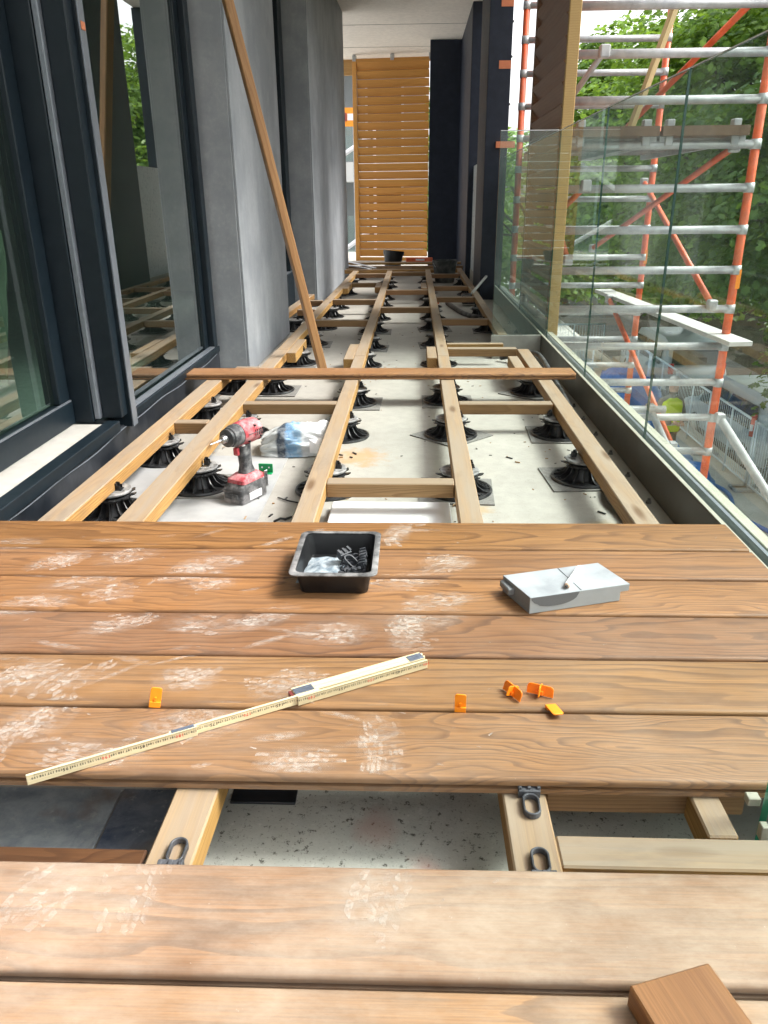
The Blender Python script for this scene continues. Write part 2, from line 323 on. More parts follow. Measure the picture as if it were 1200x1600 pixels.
k.l(k.math('MULTIPLY', k.math('MULTIPLY', k.ramp(n, [(.40, .03), (.62, .8)]), k.ramp(n2, [(.3, .4), (.62, 1)])), at_.outputs['Fac']), x.inputs[0]); k.l(t.outputs[0], x.inputs[1]); k.l(d.outputs[0], x.inputs[2]); k.l(x.outputs[0], k.out.inputs[0]); M['dust'] = k.m
k = NB('clear_bag'); n = k.noise(k.pos(), 60, 4, .6)
d = k.n('ShaderNodeBsdfPrincipled'); k.l(k.ramp(n, [(.35, (.22, .28, .34)), (.65, (.62, .68, .73))]), d.inputs['Base Color']); d.inputs['Roughness'].default_value = .18
t = k.n('ShaderNodeBsdfTransparent'); x = k.n('ShaderNodeMixShader'); x.inputs[0].default_value = .22
k.l(d.outputs[0], x.inputs[1]); k.l(t.outputs[0], x.inputs[2]); k.l(x.outputs[0], k.out.inputs[0]); M['clearbag'] = k.m
# printed cement bag: broad colour fields along its length
k = NB('printed_bag'); oc = k.coord(); sp = k.n('ShaderNodeSeparateXYZ'); k.l(oc, sp.inputs[0])
n = k.noise(oc, 14, 4, .6); n2 = k.noise(oc, 70, 4, .7)
u = k.math('ADD', k.math('MULTIPLY_ADD', sp.outputs[0], 4.2, .5), k.math('MULTIPLY', k.math('SUBTRACT', n, .5), .12))
c = k.ramp(u, [(0, (.56, .58, .58)), (.22, (.48, .5, .5)), (.25, (.03, .045, .07)), (.33, (.05, .07, .1)), (.36, (.12, .25, .42)), (.56, (.28, .45, .62)), (.60, (.62, .64, .66)), (.8, (.7, .71, .72)), (1, (.6, .62, .64))])
k.t.nodes[-1].color_ramp.interpolation = 'LINEAR'
c = k.mix(k.math('MULTIPLY', k.ramp(n2, [(.45, 0), (.6, 1)]), .3), c, (.66, .68, .68))
k.bsdf(c, .4, 0, k.bump(n, .5, .01), .5); M['bag'] = k.m

# ---------------------------------------------------------------- mesh helpers
class MB:
    def __init__(s): s.v = []; s.f = []; s.mi = []
    def add(s, vs, fs, mi=0):
        o = len(s.v); s.v += [tuple(v) for v in vs]; s.f += [tuple(i+o for i in f) for f in fs]; s.mi += [mi]*len(fs); return s
    def box(s, x0, x1, y0, y1, z0, z1, mi=0, mat=None):
        vs = [Vector((x, y, z)) for z in (z0, z1) for y in (y0, y1) for x in (x0, x1)]
        if mat is not None: vs = [mat @ v for v in vs]
        return s.add(vs, [(0, 2, 3, 1), (4, 5, 7, 6), (0, 1, 5, 4), (2, 6, 7, 3), (0, 4, 6, 2), (1, 3, 7, 5)], mi)
    def prism(s, poly, z0, z1, mi=0):
        n = len(poly); a = sum(poly[i][0]*poly[(i+1) % n][1]-poly[(i+1) % n][0]*poly[i][1] for i in range(n))
        if a < 0: poly = poly[::-1]
        vs = [(x, y, z0) for x, y in poly]+[(x, y, z1) for x, y in poly]
        return s.add(vs, [tuple(range(n))[::-1], tuple(range(n, 2*n))]+[(i, (i+1) % n, n+(i+1) % n, n+i) for i in range(n)], mi)
    def sweepx(s, prof, x0, x1, mi=0):            # profile in (y,z), extruded along x
        n = len(prof); a = sum(prof[i][0]*prof[(i+1) % n][1]-prof[(i+1) % n][0]*prof[i][1] for i in range(n))
        if a < 0: prof = prof[::-1]
        vs = [(x0, y, z) for y, z in prof]+[(x1, y, z) for y, z in prof]
        return s.add(vs, [tuple(range(n))[::-1], tuple(range(n, 2*n))]+[(i, (i+1) % n, n+(i+1) % n, n+i) for i in range(n)], mi)
    def tube(s, pts, r, n=10, mi=0, cap=True):
        pts = [Vector(p) for p in pts]; rs = r if hasattr(r, '__len__') else [r]*len(pts)
        o = len(s.v); prev = None
        for i, p in enumerate(pts):
            t = (pts[min(i+1, len(pts)-1)]-pts[max(i-1, 0)]).normalized()
            if prev is None: u = t.orthogonal().normalized()
            else: u = (prev-t*prev.dot(t)).normalized()
            prev = u; w = t.cross(u)
            for j in range(n):
                a = 2*math.pi*j/n; s.v.append(tuple(p+(u*math.cos(a)+w*math.sin(a))*rs[i]))
        for i in range(len(pts)-1):
            for j in range(n):
                s.f.append((o+i*n+j, o+i*n+(j+1) % n, o+(i+1)*n+(j+1) % n, o+(i+1)*n+j)); s.mi.append(mi)
        if cap:
            s.f.append(tuple(o+j for j in range(n))[::-1]); s.f.append(tuple(o+(len(pts)-1)*n+j for j in range(n))); s.mi += [mi, mi]
        return s
    def lathe(s, prof, n=24, mi=0, cx=0, cy=0):
        o = len(s.v)
        for (r, z) in prof:
            for j in range(n):
                a = 2*math.pi*j/n; s.v.append((cx+r*math.cos(a), cy+r*math.sin(a), z))
        for i in range(len(prof)-1):
            for j in range(n): s.f.append((o+i*n+j, o+i*n+(j+1) % n, o+(i+1)*n+(j+1) % n, o+(i+1)*n+j)); s.mi.append(mi)
        return s
    def build(s, name, mats, parent=None, smooth=False, world=True, bevel=0, seg=1, loc=None):
        me = bpy.data.meshes.new(name); me.from_pydata(s.v, [], s.f)
        mats = mats if isinstance(mats, (list, tuple)) else [mats]
        for m in mats: me.materials.append(M[m] if isinstance(m, str) else m)
        me.polygons.foreach_set('material_index', s.mi)
        if smooth: me.polygons.foreach_set('use_smooth', [True]*len(s.f))
        me.update(); return link(name, me, parent, world, bevel, seg, loc)

def wl(o):
    l = Vector((0, 0, 0))
    while o: l += o.location; o = o.parent
    return l
def link(name, me, parent=None, world=True, bevel=0, seg=1, loc=None):
    o = bpy.data.objects.new(name, me); C.objects.link(o)
    if parent:
        o.parent = parent
        if world: o.location = -wl(parent)
    if loc is not None: o.location = loc
    if bevel:
        b = o.modifiers.new('bevel', 'BEVEL'); b.width = bevel; b.segments = seg; b.limit_method = 'ANGLE'; b.angle_limit = R(40)
    return o
def thing(name, label, cat, loc=(0, 0, 0), rot=(0, 0, 0), group=None):
    o = bpy.data.objects.new(name, None); C.objects.link(o); o.location = loc; o.rotation_euler = rot; o.empty_display_size = .05
    return tag(o, label, cat, group)
def tag(o, label=None, cat=None, group=None, kind=None):
    if label: o['label'] = label
    if cat: o['category'] = cat
    if group: o['group'] = group
    if kind: o['kind'] = kind
    return o
def struct(o): o['kind'] = 'structure'; return o
def beam(name, p0, p1, w, h, mat, parent, bevel=.0025, ztop=True):
    """timber of width w and height h between two points of its TOP centre line; grain along local X"""
    p0 = Vector(p0); p1 = Vector(p1); L = (p1-p0).length
    me = MB().box(-L/2, L/2, -w/2, w/2, -h, 0)
    o = me.build(name, mat, parent, bevel=bevel)
    d = (p1-p0).normalized(); o.rotation_euler = d.to_track_quat('X', 'Z').to_euler()
    o.location = (p0+p1)/2-wl(parent) if parent else (p0+p1)/2
    return o
def smooth_by_angle(o, ang=35):
    me = o.data; bm = bmesh.new(); bm.from_mesh(me)
    for f in bm.faces: f.smooth = True
    for e in bm.edges:
        if len(e.link_faces) == 2 and e.calc_face_angle(0) > R(ang): e.smooth = False
    bm.to_mesh(me); bm.free(); return o

ZD = .144; ZJ = .117; HJ = .042; ZB = ZJ-HJ
GX = .775; GT = 1.19           # glass balustrade line and top

# ---------------------------------------------------------------- setting: slab, ceiling, ground
struct(MB().box(-1.4, .86, -3, 14.5, -.3, 0).build('floor', 'floor'))
struct(MB().box(-1.30, .84, -1.0, 12.75, 2.75, 3.05).build('ceiling', 'ceiling'))
struct(MB().box(-5.5, -1.301, -3.1, 7.1, 2.75, 3.05).build('room_ceiling', 'room_wall'))
for nm, yy in (('ceiling_joint', 10.35), ('ceiling_joint', 11.75)):
    struct(MB().box(-1.0, .8, yy, yy+.006, 2.7465, 2.7495).build(nm, 'steel'))
struct(MB().add([(-60, -40, -3.9), (6.1, -40, -3.9), (6.1, 70, -3.9), (-60, 70, -3.9)], [(0, 1, 2, 3)]).build('pavement', 'paving'))
struct(MB().box(6.1, 6.25, -40, 70, -4.75, -3.885).build('retaining_kerb', 'paving'))
struct(MB().add([(6.25, -40, -4.6), (13, -40, -4.6), (13, 70, -4.6), (6.25, 70, -4.6)], [(0, 1, 2, 3)]).build('road', 'asphalt'))
# bank: displaced grid
bk = MB(); nx, ny = 26, 90
for j in range(ny+1):
    for i in range(nx+1):
        x = 11.5+i/nx*40; y = -40+j/ny*150
        t = min(1, max(0, (x-11.7)/4)); z = -4.62+t*2.6+.03*(x-12)*(t > .9)+.25*math.sin(x*2.1+y*.7)*t*math.sin(y*1.3+x)
        bk.v.append((x, y, z))
for j in range(ny):
    for i in range(nx):
        a = j*(nx+1)+i; bk.f.append((a, a+1, a+nx+2, a+nx+1)); bk.mi.append(0)
struct(bk.build('bank', 'bank', smooth=True))
struct(MB().add([(-400, 60, -4.7), (400, 60, -4.7), (400, 600, -4.7), (-400, 600, -4.7)], [(0, 1, 2, 3)]).build('ground', 'grass'))

# ---------------------------------------------------------------- left facade
def clad_column(p_near, p_far, xback_n, xback_f, z1, label):
    (xn, yn), (xf, yf) = p_near, p_far
    t = thing('cladding_column', label, 'column', (xn-.05, yn+.1, 0))
    MB().prism([(xback_n, yn), (xn-.013, yn), (xn-.013, yn+.02), (xback_n, yn+.02)], .005, z1).build('front_panel', 'clad', t, bevel=.002)
    MB().prism([(xn-.012, yn+.004), (xn, yn+.004), (xf, yf), (xf-.02, yf)], .005, z1).build('side_panel', 'clad', t, bevel=.002)
    MB().prism([(xback_n, yn+.021), (xn-.022, yn+.021), (xf-.022, yf-.01), (xback_f, yf-.01)], 0, z1).build('core', 'clad_dark', t)
    return t
clad_column((-.865, 4.03), (-.853, 5.36), -1.075, -1.075, 2.748, 'nearer grey cement-panelled column behind the leaning wooden pole')
clad_column((-.827, 6.81), (-.786, 9.7), -1.09, -1.09, 2.748, 'farther grey cement-panelled column between dark recess and golden slatted screen')

up_ = MB().prism([(-1.3, -3), (-1.0, -3), (-1.02, 4.02), (-1.3, 4.02)], 0, .128).build('plinth', 'membrane', bevel=.004)
tag(up_, 'black bitumen-coated plinth below the two near windows', 'plinth')
fl = MB()
for i in range(60):
    pass
pts = [(-1.0+(-.02)*(y+3)/7.02+.004, y, .118+.004*math.sin(y*5)+.003*math.sin(y*13)) for y in np.linspace(-1, 3.95, 90)]
ob = fl.tube(pts, .0022, 6).build('membrane_seam', 'alu_edge', up_)
# near sliding door, set back behind a pale sill
t = thing('sliding_door', 'near dark-framed glass door set back behind a pale stone sill', 'door', (-1.15, 1.2, .13))
MB().box(-1.3, -1.045, -1.5, 2.49, .129, .156).build('sill', 'sill', t, bevel=.002)
MB().box(-1.044, -.998, -1.5, 2.50, .129, .166).build('track_rail', 'alu', t, bevel=.002)
MB().box(-1.20, -1.15, -1.5, 2.5, .157, .235).build('bottom_rail', 'alu', t, bevel=.003)
MB().box(-1.155, -1.149, -1.5, 2.49, .236, .241).build('glazing_bead', 'alu_edge', t)
MB().box(-1.21, -1.158, 2.425, 2.5, .237, 2.72).build('stile', 'alu', t, bevel=.003)
MB().box(-1.182, -1.176, -1.5, 2.424, .24, 2.72).build('pane', 'win_glass', t)
MB().box(-1.21, -1.0, -1.5, 3.95, 2.66, 2.745).build('head_rail', 'alu', t)
t = thing('window_mullion', 'wide dark aluminium mullion between the near door and the second window', 'mullion', (-1.1, 2.56, .13))
MB().box(-1.215, -1.088, 2.502, 2.60, .158, 2.65).build('post', 'alu', t, bevel=.003)
MB().box(-1.087, -1.068, 2.508, 2.60, .168, 2.65).build('face_strip', 'alu_edge', t, bevel=.003)
MB().box(-1.067, -1.0, 2.53, 2.62, .168, 2.65).build('back_post', 'alu', t, bevel=.002)
t = thing('blind_guide_rail', 'dark vertical blind guide rail standing proud of the mullion, silver edge', 'rail', (-1.0, 2.6, .125))
MB().box(-1.050, -.989, 2.585, 2.625, .122, 2.7).build('channel', 'alu', t, bevel=.002)
MB().box(-.988, -.983, 2.585, 2.630, .122, 2.7).build('edge_strip', 'alu_edge', t, bevel=.001)
MB().box(-.9825, -.981, 2.592, 2.622, 1.33, 1.352).build('orange_sticker', 'orange_tape', t)
t = thing('fixed_window', 'second dark-framed window between the blind rail and grey column', 'window', (-1.05, 3.2, .1))
MB().box(-1.09, -1.01, 2.64, 4.0, .129, .158).build('bottom_frame', 'alu', t, bevel=.002)
MB().box(-1.045, -1.018, 2.64, 3.93, .1585, .166).build('glazing_bead', 'alu_edge', t, bevel=.001)
MB().box(-1.09, -1.02, 3.93, 4.0, .159, 2.66).build('jamb', 'alu', t, bevel=.003)
MB().box(-1.085, -1.05, 3.86, 3.929, .159, 2.66).build('inner_jamb', 'alu', t, bevel=.003)
MB().box(-1.062, -1.056, 2.64, 3.86, .16, 2.66).build('pane', 'win_glass', t)
# recess between the columns
t = thing('recessed_window', 'narrow dark window in the recess between the two grey columns', 'window', (-1.1, 6, .0))
MB().box(-1.12, -1.02, 5.38, 6.80, .0, .30).build('bottom_frame', 'alu', t, bevel=.004)
MB().box(-1.07, -1.03, 5.38, 6.80, .301, .315).build('glazing_bead', 'alu_edge', t)
MB().box(-1.09, -1.08, 5.38, 6.80, .30, 2.74).build('pane', 'win_glass', t)
MB().box(-1.12, -1.02, 6.62, 6.80, .316, 2.74).build('jamb', 'alu', t, bevel=.004)
# interior
struct(MB().box(-5.5, -1.35, -3, 7, -.25, .12).build('room_floor', 'room_floor'))
struct(MB().box(-5.6, -5.5, -3, 7, .1, 2.75).build('room_wall', 'room_wall'))
struct(MB().box(-5.5, -1.3, 7.0, 7.1, .1, 2.75).build('room_wall', 'room_wall'))
struct(MB().box(-5.5, -1.3, -3.1, -3.0, .1, 2.75).build('room_wall', 'room_wall'))
tag(MB().box(-2.3, -2.0, 3.3, 3.6, .12, 2.75).build('room_pillar', 'room_wall', bevel=.01), 'grey pillar inside the dark room behind the second window', 'pillar')
def drape(x0, y0, y1, z1, lab):
    mb = MB(); nu, nv = 34, 20
    for j in range(nv+1):
        for i in range(nu+1):
            u = i/nu; v = j/nv; y = y0+(y1-y0)*(u+.08*math.sin(v*3)*(1-v)); x = x0+.09*math.sin(u*17+1.5*v)*(.35+v*.8)+.05*math.sin(u*41+v*4)*v+.1*v*v*math.sin(v*5)
            mb.v.append((x, y, z1-(z1-.14)*v))
    for j in range(nv):
        for i in range(nu):
            a = j*(nu+1)+i; mb.f.append((a, a+1, a+nu+2, a+nu+1)); mb.mi.append(0)
    o = mb.build('plastic_sheet', 'film', smooth=True); tag(o, lab, 'sheeting', 'plastic sheets hung inside the room')
drape(-1.5, 1.5, 2.3, 1.55, 'crumpled greenish plastic sheet hanging inside the near door')
drape(-1.75, 2.8, 3.3, 1.35, 'crumpled plastic sheet hanging behind the second window, beside blind rail')

# ---------------------------------------------------------------- right side: steel upstand, glass, screens, columns
ng = thing('glass_balustrade', 'long frameless glass balustrade in a bronze steel channel at the right edge', 'balustrade', (GX, 2.6, 0))
for a, b in ((-2.0, 4.52), (4.53, 7.28)):
    n1 = 'channel_inner_plate'
    MB().box(.74, .752, a, b, 0.002, .128).build(n1, 'steel_dark', ng, bevel=.0015)
    MB().box(.7405, .7515, a, b, .1283, .131).build('channel_lip', 'cover', ng)
    MB().box(.753, .762, a, b, .08, .114).build('gasket', 'rubber', ng)
    MB().box(.753, .84, a, b, -.25, .0785).build('channel_base', 'steel', ng)
    MB().box(.788, .798, a, b, .08, .118).build('outer_gasket', 'alu_edge', ng)
    MB().box(.80, .83, a, b, .08, .122).build('outer_cover', 'cover', ng, bevel=.0015)
def pane(y0, y1, parent, x=GX, z0=.081, z1=GT):
    mb = MB(); mb.box(x-.0035, x+.0035, y0+.002, y1-.002, z0, z1)
    for fi in (0, 1, 2, 3): mb.mi[fi] = 1
    o = mb.build('pane', ['glass', 'glass_edge'], parent)
    MB().box(x-.0037, x+.0037, y0+.004, y1-.004, z1+.0003, z1+.0035).build('top_edge', 'white_pl', o)
    return o
for y0, y1 in ((-1.6, .2), (.2, 1.42), (1.42, 2.49), (2.49, 3.46), (3.46, 4.53), (4.53, 5.75), (5.75, 7.25)):
    if y1 <= 1.42 or True: pane(y0, y1, ng)
for yy in (2.17, 2.41, 2.65, 2.89, 3.12, 3.33, 3.62, 3.9, 5.0, 5.4, 5.8):
    b = MB().lathe([(0, 0), (.013, 0), (.013, .003), (0, .003)], 12, 0, .712, yy); b.lathe([(.0085, .003), (.0085, .011), (0, .011)], 6, 0, .712, yy); b.lathe([(.005, .011), (.005, .019), (0, .019)], 8, 0, .712, yy)
    b.build('anchor_bolt', 'bolt', ng)
MB().box(.69, .739, .9, 4.45, .001, .004).build('base_flange', 'steel', ng)
def return_pane(y, label, zsteel):
    t = thing('glass_return', label, 'glass panel', (.6, y, 0))
    if zsteel:
        MB().box(.452, .739, y-.006, y+.006, .002, .128).build('steel_plate', 'steel', t, bevel=.0015)
        MB().box(.452, .739, y+.007, y+.04, .002, .075).build('steel_base', 'steel', t)
        MB().box(.455, .60, y-.05, y-.007, .002, .05).build('corner_clamp', 'steel', t, bevel=.002)
    mb = MB(); mb.box(.458, GX-.009, y+.012, y+.022, .078, GT)
    for fi in (0, 1, 4, 5): mb.mi[fi] = 1
    o = mb.build('pane', ['glass', 'glass_edge'], t)
    MB().box(.459, GX-.01, y+.0125, y+.0225, GT+.0003, GT+.0035).build('top_edge', 'white_pl', o)
    return t
return_pane(4.51, 'short glass side panel at the balcony corner, in front of the brown slatted screen', True)
t = thing('glass_return', 'green-edged glass corner at the right beside the missing board', 'glass panel', (.5, .79, 0))
mb = MB(); mb.box(.452, GX-.01, .768, .784, .0, 1.0)
for fi in (0, 1, 4, 5): mb.mi[fi] = 1
mb.build('pane', ['glass', 'glass_edge_b'], t)
MB().box(.434, .45, .785, .799, .128, .14).build('clamp', 'cover', t, bevel=.001)
MB().box(.442, .4515, .755, .767, .1, .122).build('clamp', 'cover', t, bevel=.001)

def slat_screen(name, label, w, h, n, mats, loc, rot, pitch, stile=.06, brackets=0, tilt=20, th=.008, ww=.1025):
    """screen of overlapping angled slats in its own local frame: width along X, front towards -Y"""
    t = thing(name, label, 'screen', loc, rot)
    def P(nm, mb, m, **kw): return mb.build(nm, m, t, world=False, **kw)
    o = P('stile', MB().box(0, stile, -.03, .03, 0, h), mats[1], bevel=.003)
    o = P('stile', MB().box(w-stile*.55, w, -.031, .031, 0, h), mats[2], bevel=.003)
    P('bottom_rail', MB().box(stile+.001, w-stile*.55-.001, -.028, .028, 0, .05), mats[1], bevel=.003)
    P('top_rail', MB().box(stile+.001, w-stile*.55-.001, -.028, .028, h-.05, h), mats[1], bevel=.003)
    L = w-stile*1.55-.022; me = None
    for i in range(n):
        z = .06+i*pitch+pitch/2
        if me is None:
            o = P('slat', MB().box(-L/2, L/2, -th, th, -ww/2, ww/2), mats[0], bevel=.0015); me = o.data
        else:
            o = link('slat', me, t, False, .0015)
        o.location = (stile+.004+L/2+random.uniform(-.002, .002), 0, z)
        o.rotation_euler = (R(tilt+random.uniform(-1.5, 1.5)), R(random.uniform(-.12, .12)), 0)
    for i in range(brackets):
        x = .03+i*(w-.06)/(brackets-1)
        P('bracket', MB().box(x-.025, x+.025, -.036, .036, h-.03, h+.045), 'galv', bevel=.003)
    return t
slat_screen('slatted_screen', 'tall golden wooden slatted screen at the far end of the balcony', 1.14, 2.69, 24, ['louver', 'louver', 'louver'], (-.875, 12.32, .005), (0, 0, R(-7)), .108, .06, 3)
slat_screen('slatted_screen', 'brown slatted wooden screen behind the glass corner with pale front edge', 1.28, 2.70, 24, ['louver_shaded', 'louver_shaded', 'louver_frame'], (.83, 5.94, .10), (0, 0, R(-90)), .108, .06, 0, 33, .015, .098)

def dark_col(name, label, x0, x1, y0, y1, z1=2.748):
    t = thing(name, label, 'column', ((x0+x1)/2, (y0+y1)/2, 0))
    MB().box(x0, x1, y0, y0+.02, .0, z1).build('front_panel', 'clad_dark', t, bevel=.002)
    MB().box(x0, x0+.02, y0+.022, y1, .0, z1).build('side_panel', 'clad_dark', t, bevel=.002)
    MB().box(x0+.021, x1, y0+.021, y1, .0, z1).build('core', 'clad_dark', t)
    return t
bc = dark_col('dark_column', 'dark panelled column with orange tape strips at the end of the glass', .61, .80, 7.30, 8.15)
for z, dx in ((2.05, 0), (1.46, .0), (2.62, .01)):
    pass
for z in (2.33, 1.89):
    MB().box(.70, .80, 7.296, 7.2985, z-.03, z+.03).build('orange_tape', 'orange_tape', bc)
MB().box(.70, .86, 7.27, 7.298, 1.265, 1.315).build('orange_wedge', 'orange_tape', bc)
for z in (.6, 1.0, 1.35, 1.6, 1.95, 2.2):
    MB().lathe([(0, z-.008), (.009, z-.008), (.009, z+.008), (0, z+.008)], 8, 0, .803, 7.32).build('screw_head', 'bolt', bc)
t = thing('dark_wall_end', 'dark navy panelled wall directly right of the golden slatted screen', 'wall', (.68, 10, 0))
MB().box(.20, .66, 11.3, 11.33, 0, 2.748).build('front_panel', 'clad_dark', t, bevel=.003)
MB().box(.603, .86, 9.30, 9.32, 0, 2.748).build('end_panel', 'clad_dark', t, bevel=.003)
MB().box(.60, .62, 9.321, 11.29, 0, 2.748).build('side_panel', 'clad_dark', t, bevel=.003)
MB().box(.621, .86, 9.321, 11.29, 0, 2.748).build('core', 'clad_dark', t)
t = thing('glass_slot', 'narrow glass pane with painted pale glare glimpsed between the two dark columns at far right', 'glass panel', (.68, 8.7, 0))
MB().box(.66, .672, 8.16, 9.29, .121, 1.2).build('pane', 'pane_glare', t)
MB().box(.655, .70, 8.16, 9.29, 0, .12).build('base_channel', 'cover', t, bevel=.003)
far = MB().box(-1.05, .2, 12.7, 12.75, 2.55, 2.748).build('edge_beam', 'louver_frame'); tag(far, 'pale timber edge beam above the golden slatted screen', 'beam')

# ---------------------------------------------------------------- timber subframe
sf = thing('timber_subframe', 'pale timber joists and cross battens on black pedestals', 'subframe', (-.1, 4, ZB))
JY = lambda o, d: o
def joist(x0, y0, x1, y1, w=.058, mat='joist'): return beam('joist', (x0, y0, ZJ), (x1, y1, ZJ), w, HJ, mat, sf)
joist(-.30, .2, -.272, 1.70); joist(.155, .2, .148, 1.70)          # under the deck
joist(-.272, 1.703, -.270, 3.93); joist(-.271, 3.933, -.268, 9.1)
joist(.148, 1.703, .155, 3.93); joist(.156, 3.933, .166, 9.2)
joist(-.912, 1.2, -.885, 3.60, .07); joist(-.707, 1.2, -.700, 4.12, .07); joist(-.700, 4.123, -.655, 9.1, .062)
joist(-.925, 4.5+.95, -.875, 6.75, .06)
joist(.575, 1.2, .585, 4.12, .062); joist(.512, 4.10-.35, .515, 4.12, .05) if False else None
joist(.530, 4.62, .535, 9.4, .055)
def nog(x0, x1, y, w=.052, mat='joist_grey', y2=None): return beam('cross_batten', (x0, y, ZJ), (x1, (y if y2 is None else y2), ZJ), w, HJ, mat, sf)
G = .0295
nog(-.271+G, .148-G, 2.045); nog(-.704+.036, -.271-G, 2.955); nog(-.897+.036, -.705-.036, 2.674, .048); nog(.152+G, .578-.032, 2.955)
nog(-.887+.036, -.70-.036, 3.62+.02, .05)
nog(.156+G, .556, 4.155, .055); nog(.158+G, .50, 4.30, .04, 'joist')
nog(-.69+.032, -.270-G, 5.21); nog(-.68+.032, -.269-G, 6.36); nog(-.67+.032, -.269-G, 7.70); nog(-.66+.032, -.268-G, 8.70)
nog(-.269+G, .158-G, 5.87); nog(-.269+G, .16-G, 7.06); nog(-.268+G, .165-G, 8.9)
nog(.158+G, .53-.028, 5.25); nog(.160+G, .53-.028, 6.50); nog(.162+G, .533-.028, 7.37); nog(.165+G, .534-.028, 8.63)
nog(-.88+.03, -.69-.033, 5.75, .05); nog(-.875+.03, -.69-.033, 6.3, .05)
nog(-.85, .55, 9.22, .05, 'joist', 9.30); nog(-.85, -.02, 9.45, .06, 'joist_grey'); nog(-.8, .60, 9.75, .06, 'joist_grey')
# splice blocks beside the joints
for (x, y0, y1) in ((-.640, 4.02, 4.45), (-.325, 3.85, 4.28), (.098, 3.88, 4.20), (.508, 3.62, 3.92), (-.33, 7.3, 7.75), (.10, 7.2, 7.7), (-.62, 7.2, 7.75)):
    beam('splice_block', (x, y0, ZJ), (x, y1, ZJ), .05, HJ+.01, 'joist', sf)
# gap joists at front right
nog(.155+G, .452, .842, .036); nog(.152+G, .452, .717, .05, 'joist'); beam('joist', (.391, .744, ZJ), (.391, .823, ZJ), .038, HJ, 'joist', sf)
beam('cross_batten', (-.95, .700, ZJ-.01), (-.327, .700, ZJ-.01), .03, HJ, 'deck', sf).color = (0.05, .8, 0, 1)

# ---------------------------------------------------------------- decking
dk = thing('timber_decking', 'dusty brown grooved timber decking in the foreground with one board missing', 'decking', (-.1, 1.0, ZJ))
def board_mesh(y0, y1, x0, x1):
    r = .0065; w = y1-y0; h = .0265; z0 = 0.0006
    prof = []
    def arc(cy, cz, a0, a1, rr):
        for i in range(5):
            a = R(a0+(a1-a0)*i/4); prof.append((cy+rr*math.cos(a), cz+rr*math.sin(a)))
    yb, yf = w/2, -w/2
    arc(yb-r, h-r, 0, 90, r); arc(yf+r, h-r, 90, 180, r)
    prof += [(yf, .0155), (yf+.009, .0145), (yf+.009, .0105), (yf, .0095), (yf, z0+.002), (yf+.002, z0), (yb-.002, z0), (yb, z0+.002), (yb, .0095), (yb-.009, .0105), (yb-.009, .0145), (yb, .0155)]
    return MB().sweepx(prof, x0, x1)
rows = [(1.5335, 1.681, -1.02, .735, .07, 0), (1.3945, 1.5275, -1.02, .735, .2, .05), (1.2495, 1.3885, -1.02, .735, .2, .05), (1.1045, 1.2435, -1.02, .735, .3, .04), (.9595, 1.0985, -1.02, .735, .3, .05), (.8085, .9535, -1.02, .735, .38, .03),
        (.5255, .662, -.9, .735, 1.15, .03), (.374, .5145, -.9, .735, 1.0, .04)]
for i, (y0, y1, x0, x1, du, dkn) in enumerate(rows):
    xm = (x0+x1)/2; o = board_mesh(y0, y1, x0-xm, x1-xm).build('deck_board', 'deck', dk)
    smooth_by_angle(o, 30)
    o.location = Vector((xm, (y0+y1)/2, ZJ))-wl(dk); o.color = (du, dkn, 0, 1)
    o.rotation_euler = (0, 0, R(random.uniform(-.08, .08)+.25))
# boot prints of pale dust
prints = [(-.034, 1.61, 90), (-.616, 1.483, 20), (-.425, 1.449, 10), (-.754, 1.458, 15), (-.59, 1.316, 10), (-.407, 1.365, 10), (-.724, 1.262, 20), (-.527, 1.195, 15), (-.375, 1.198, 8), (-.268, 1.223, 15), (-.139, 1.17, 0), (-.004, 1.375, 10), (.058, 1.296, 5), (-.008, 1.184, 100), (.026, 1.225, 30), (-.621, 1.03, 30), (-.548, 1.019, 40), (-.042, .872, 80), (-.552, .916, 40), (-.411, .61, 60), (-.311, .634, 100), (-.035, .621, 80), (-.362, 1.027, 10), (-.321, .914, 20), (-.158, .829, 10), (-.898, 1.538, 20), (.078, 1.46, 10), (-.47, 1.40, 15), (-.66, 1.36, 8), (-.2, 1.02, 30), (-.45, .84, 15), (-.6, .84, 60)]
rowsy = [(a, b) for a, b, *_ in rows]
dm = MB(); dalpha = []
def lug(cx, cy, hw, hh, ang, shear):
    vs = []
    c_, s_ = math.cos(ang), math.sin(ang)
    k = random.randint(4, 6)
    base = [(-1, -1), (.1, -1.1), (1, -.9), (1.05, .9), (0, 1.1), (-1, 1)][:6] if k > 4 else [(-1, -1), (1, -.9), (1, 1), (-.95, .95)]
    for (u, v) in base:
        u = u*hw*random.uniform(.7, 1.1)+shear*v*hh; v = v*hh*random.uniform(.65, 1.1)
        vs.append((cx+u*c_-v*s_, cy+u*s_+v*c_))
    for (a, b) in rowsy:
        vs = [(x, min(max(y, a+.006), b-.006)) for x, y in vs] if a < cy < b else vs
        if a+.003 < min(v[1] for v in vs) and max(v[1] for v in vs) < b-.003 and max(v[1] for v in vs)-min(v[1] for v in vs) > .0006:
            z = ZD+.0004
            dm.add([(x, y, z) for x, y in vs], [tuple(range(len(vs)))]); dalpha.extend([random.uniform(.15, .72)*(.75 if cy < .7 else 1) for _ in vs]); return
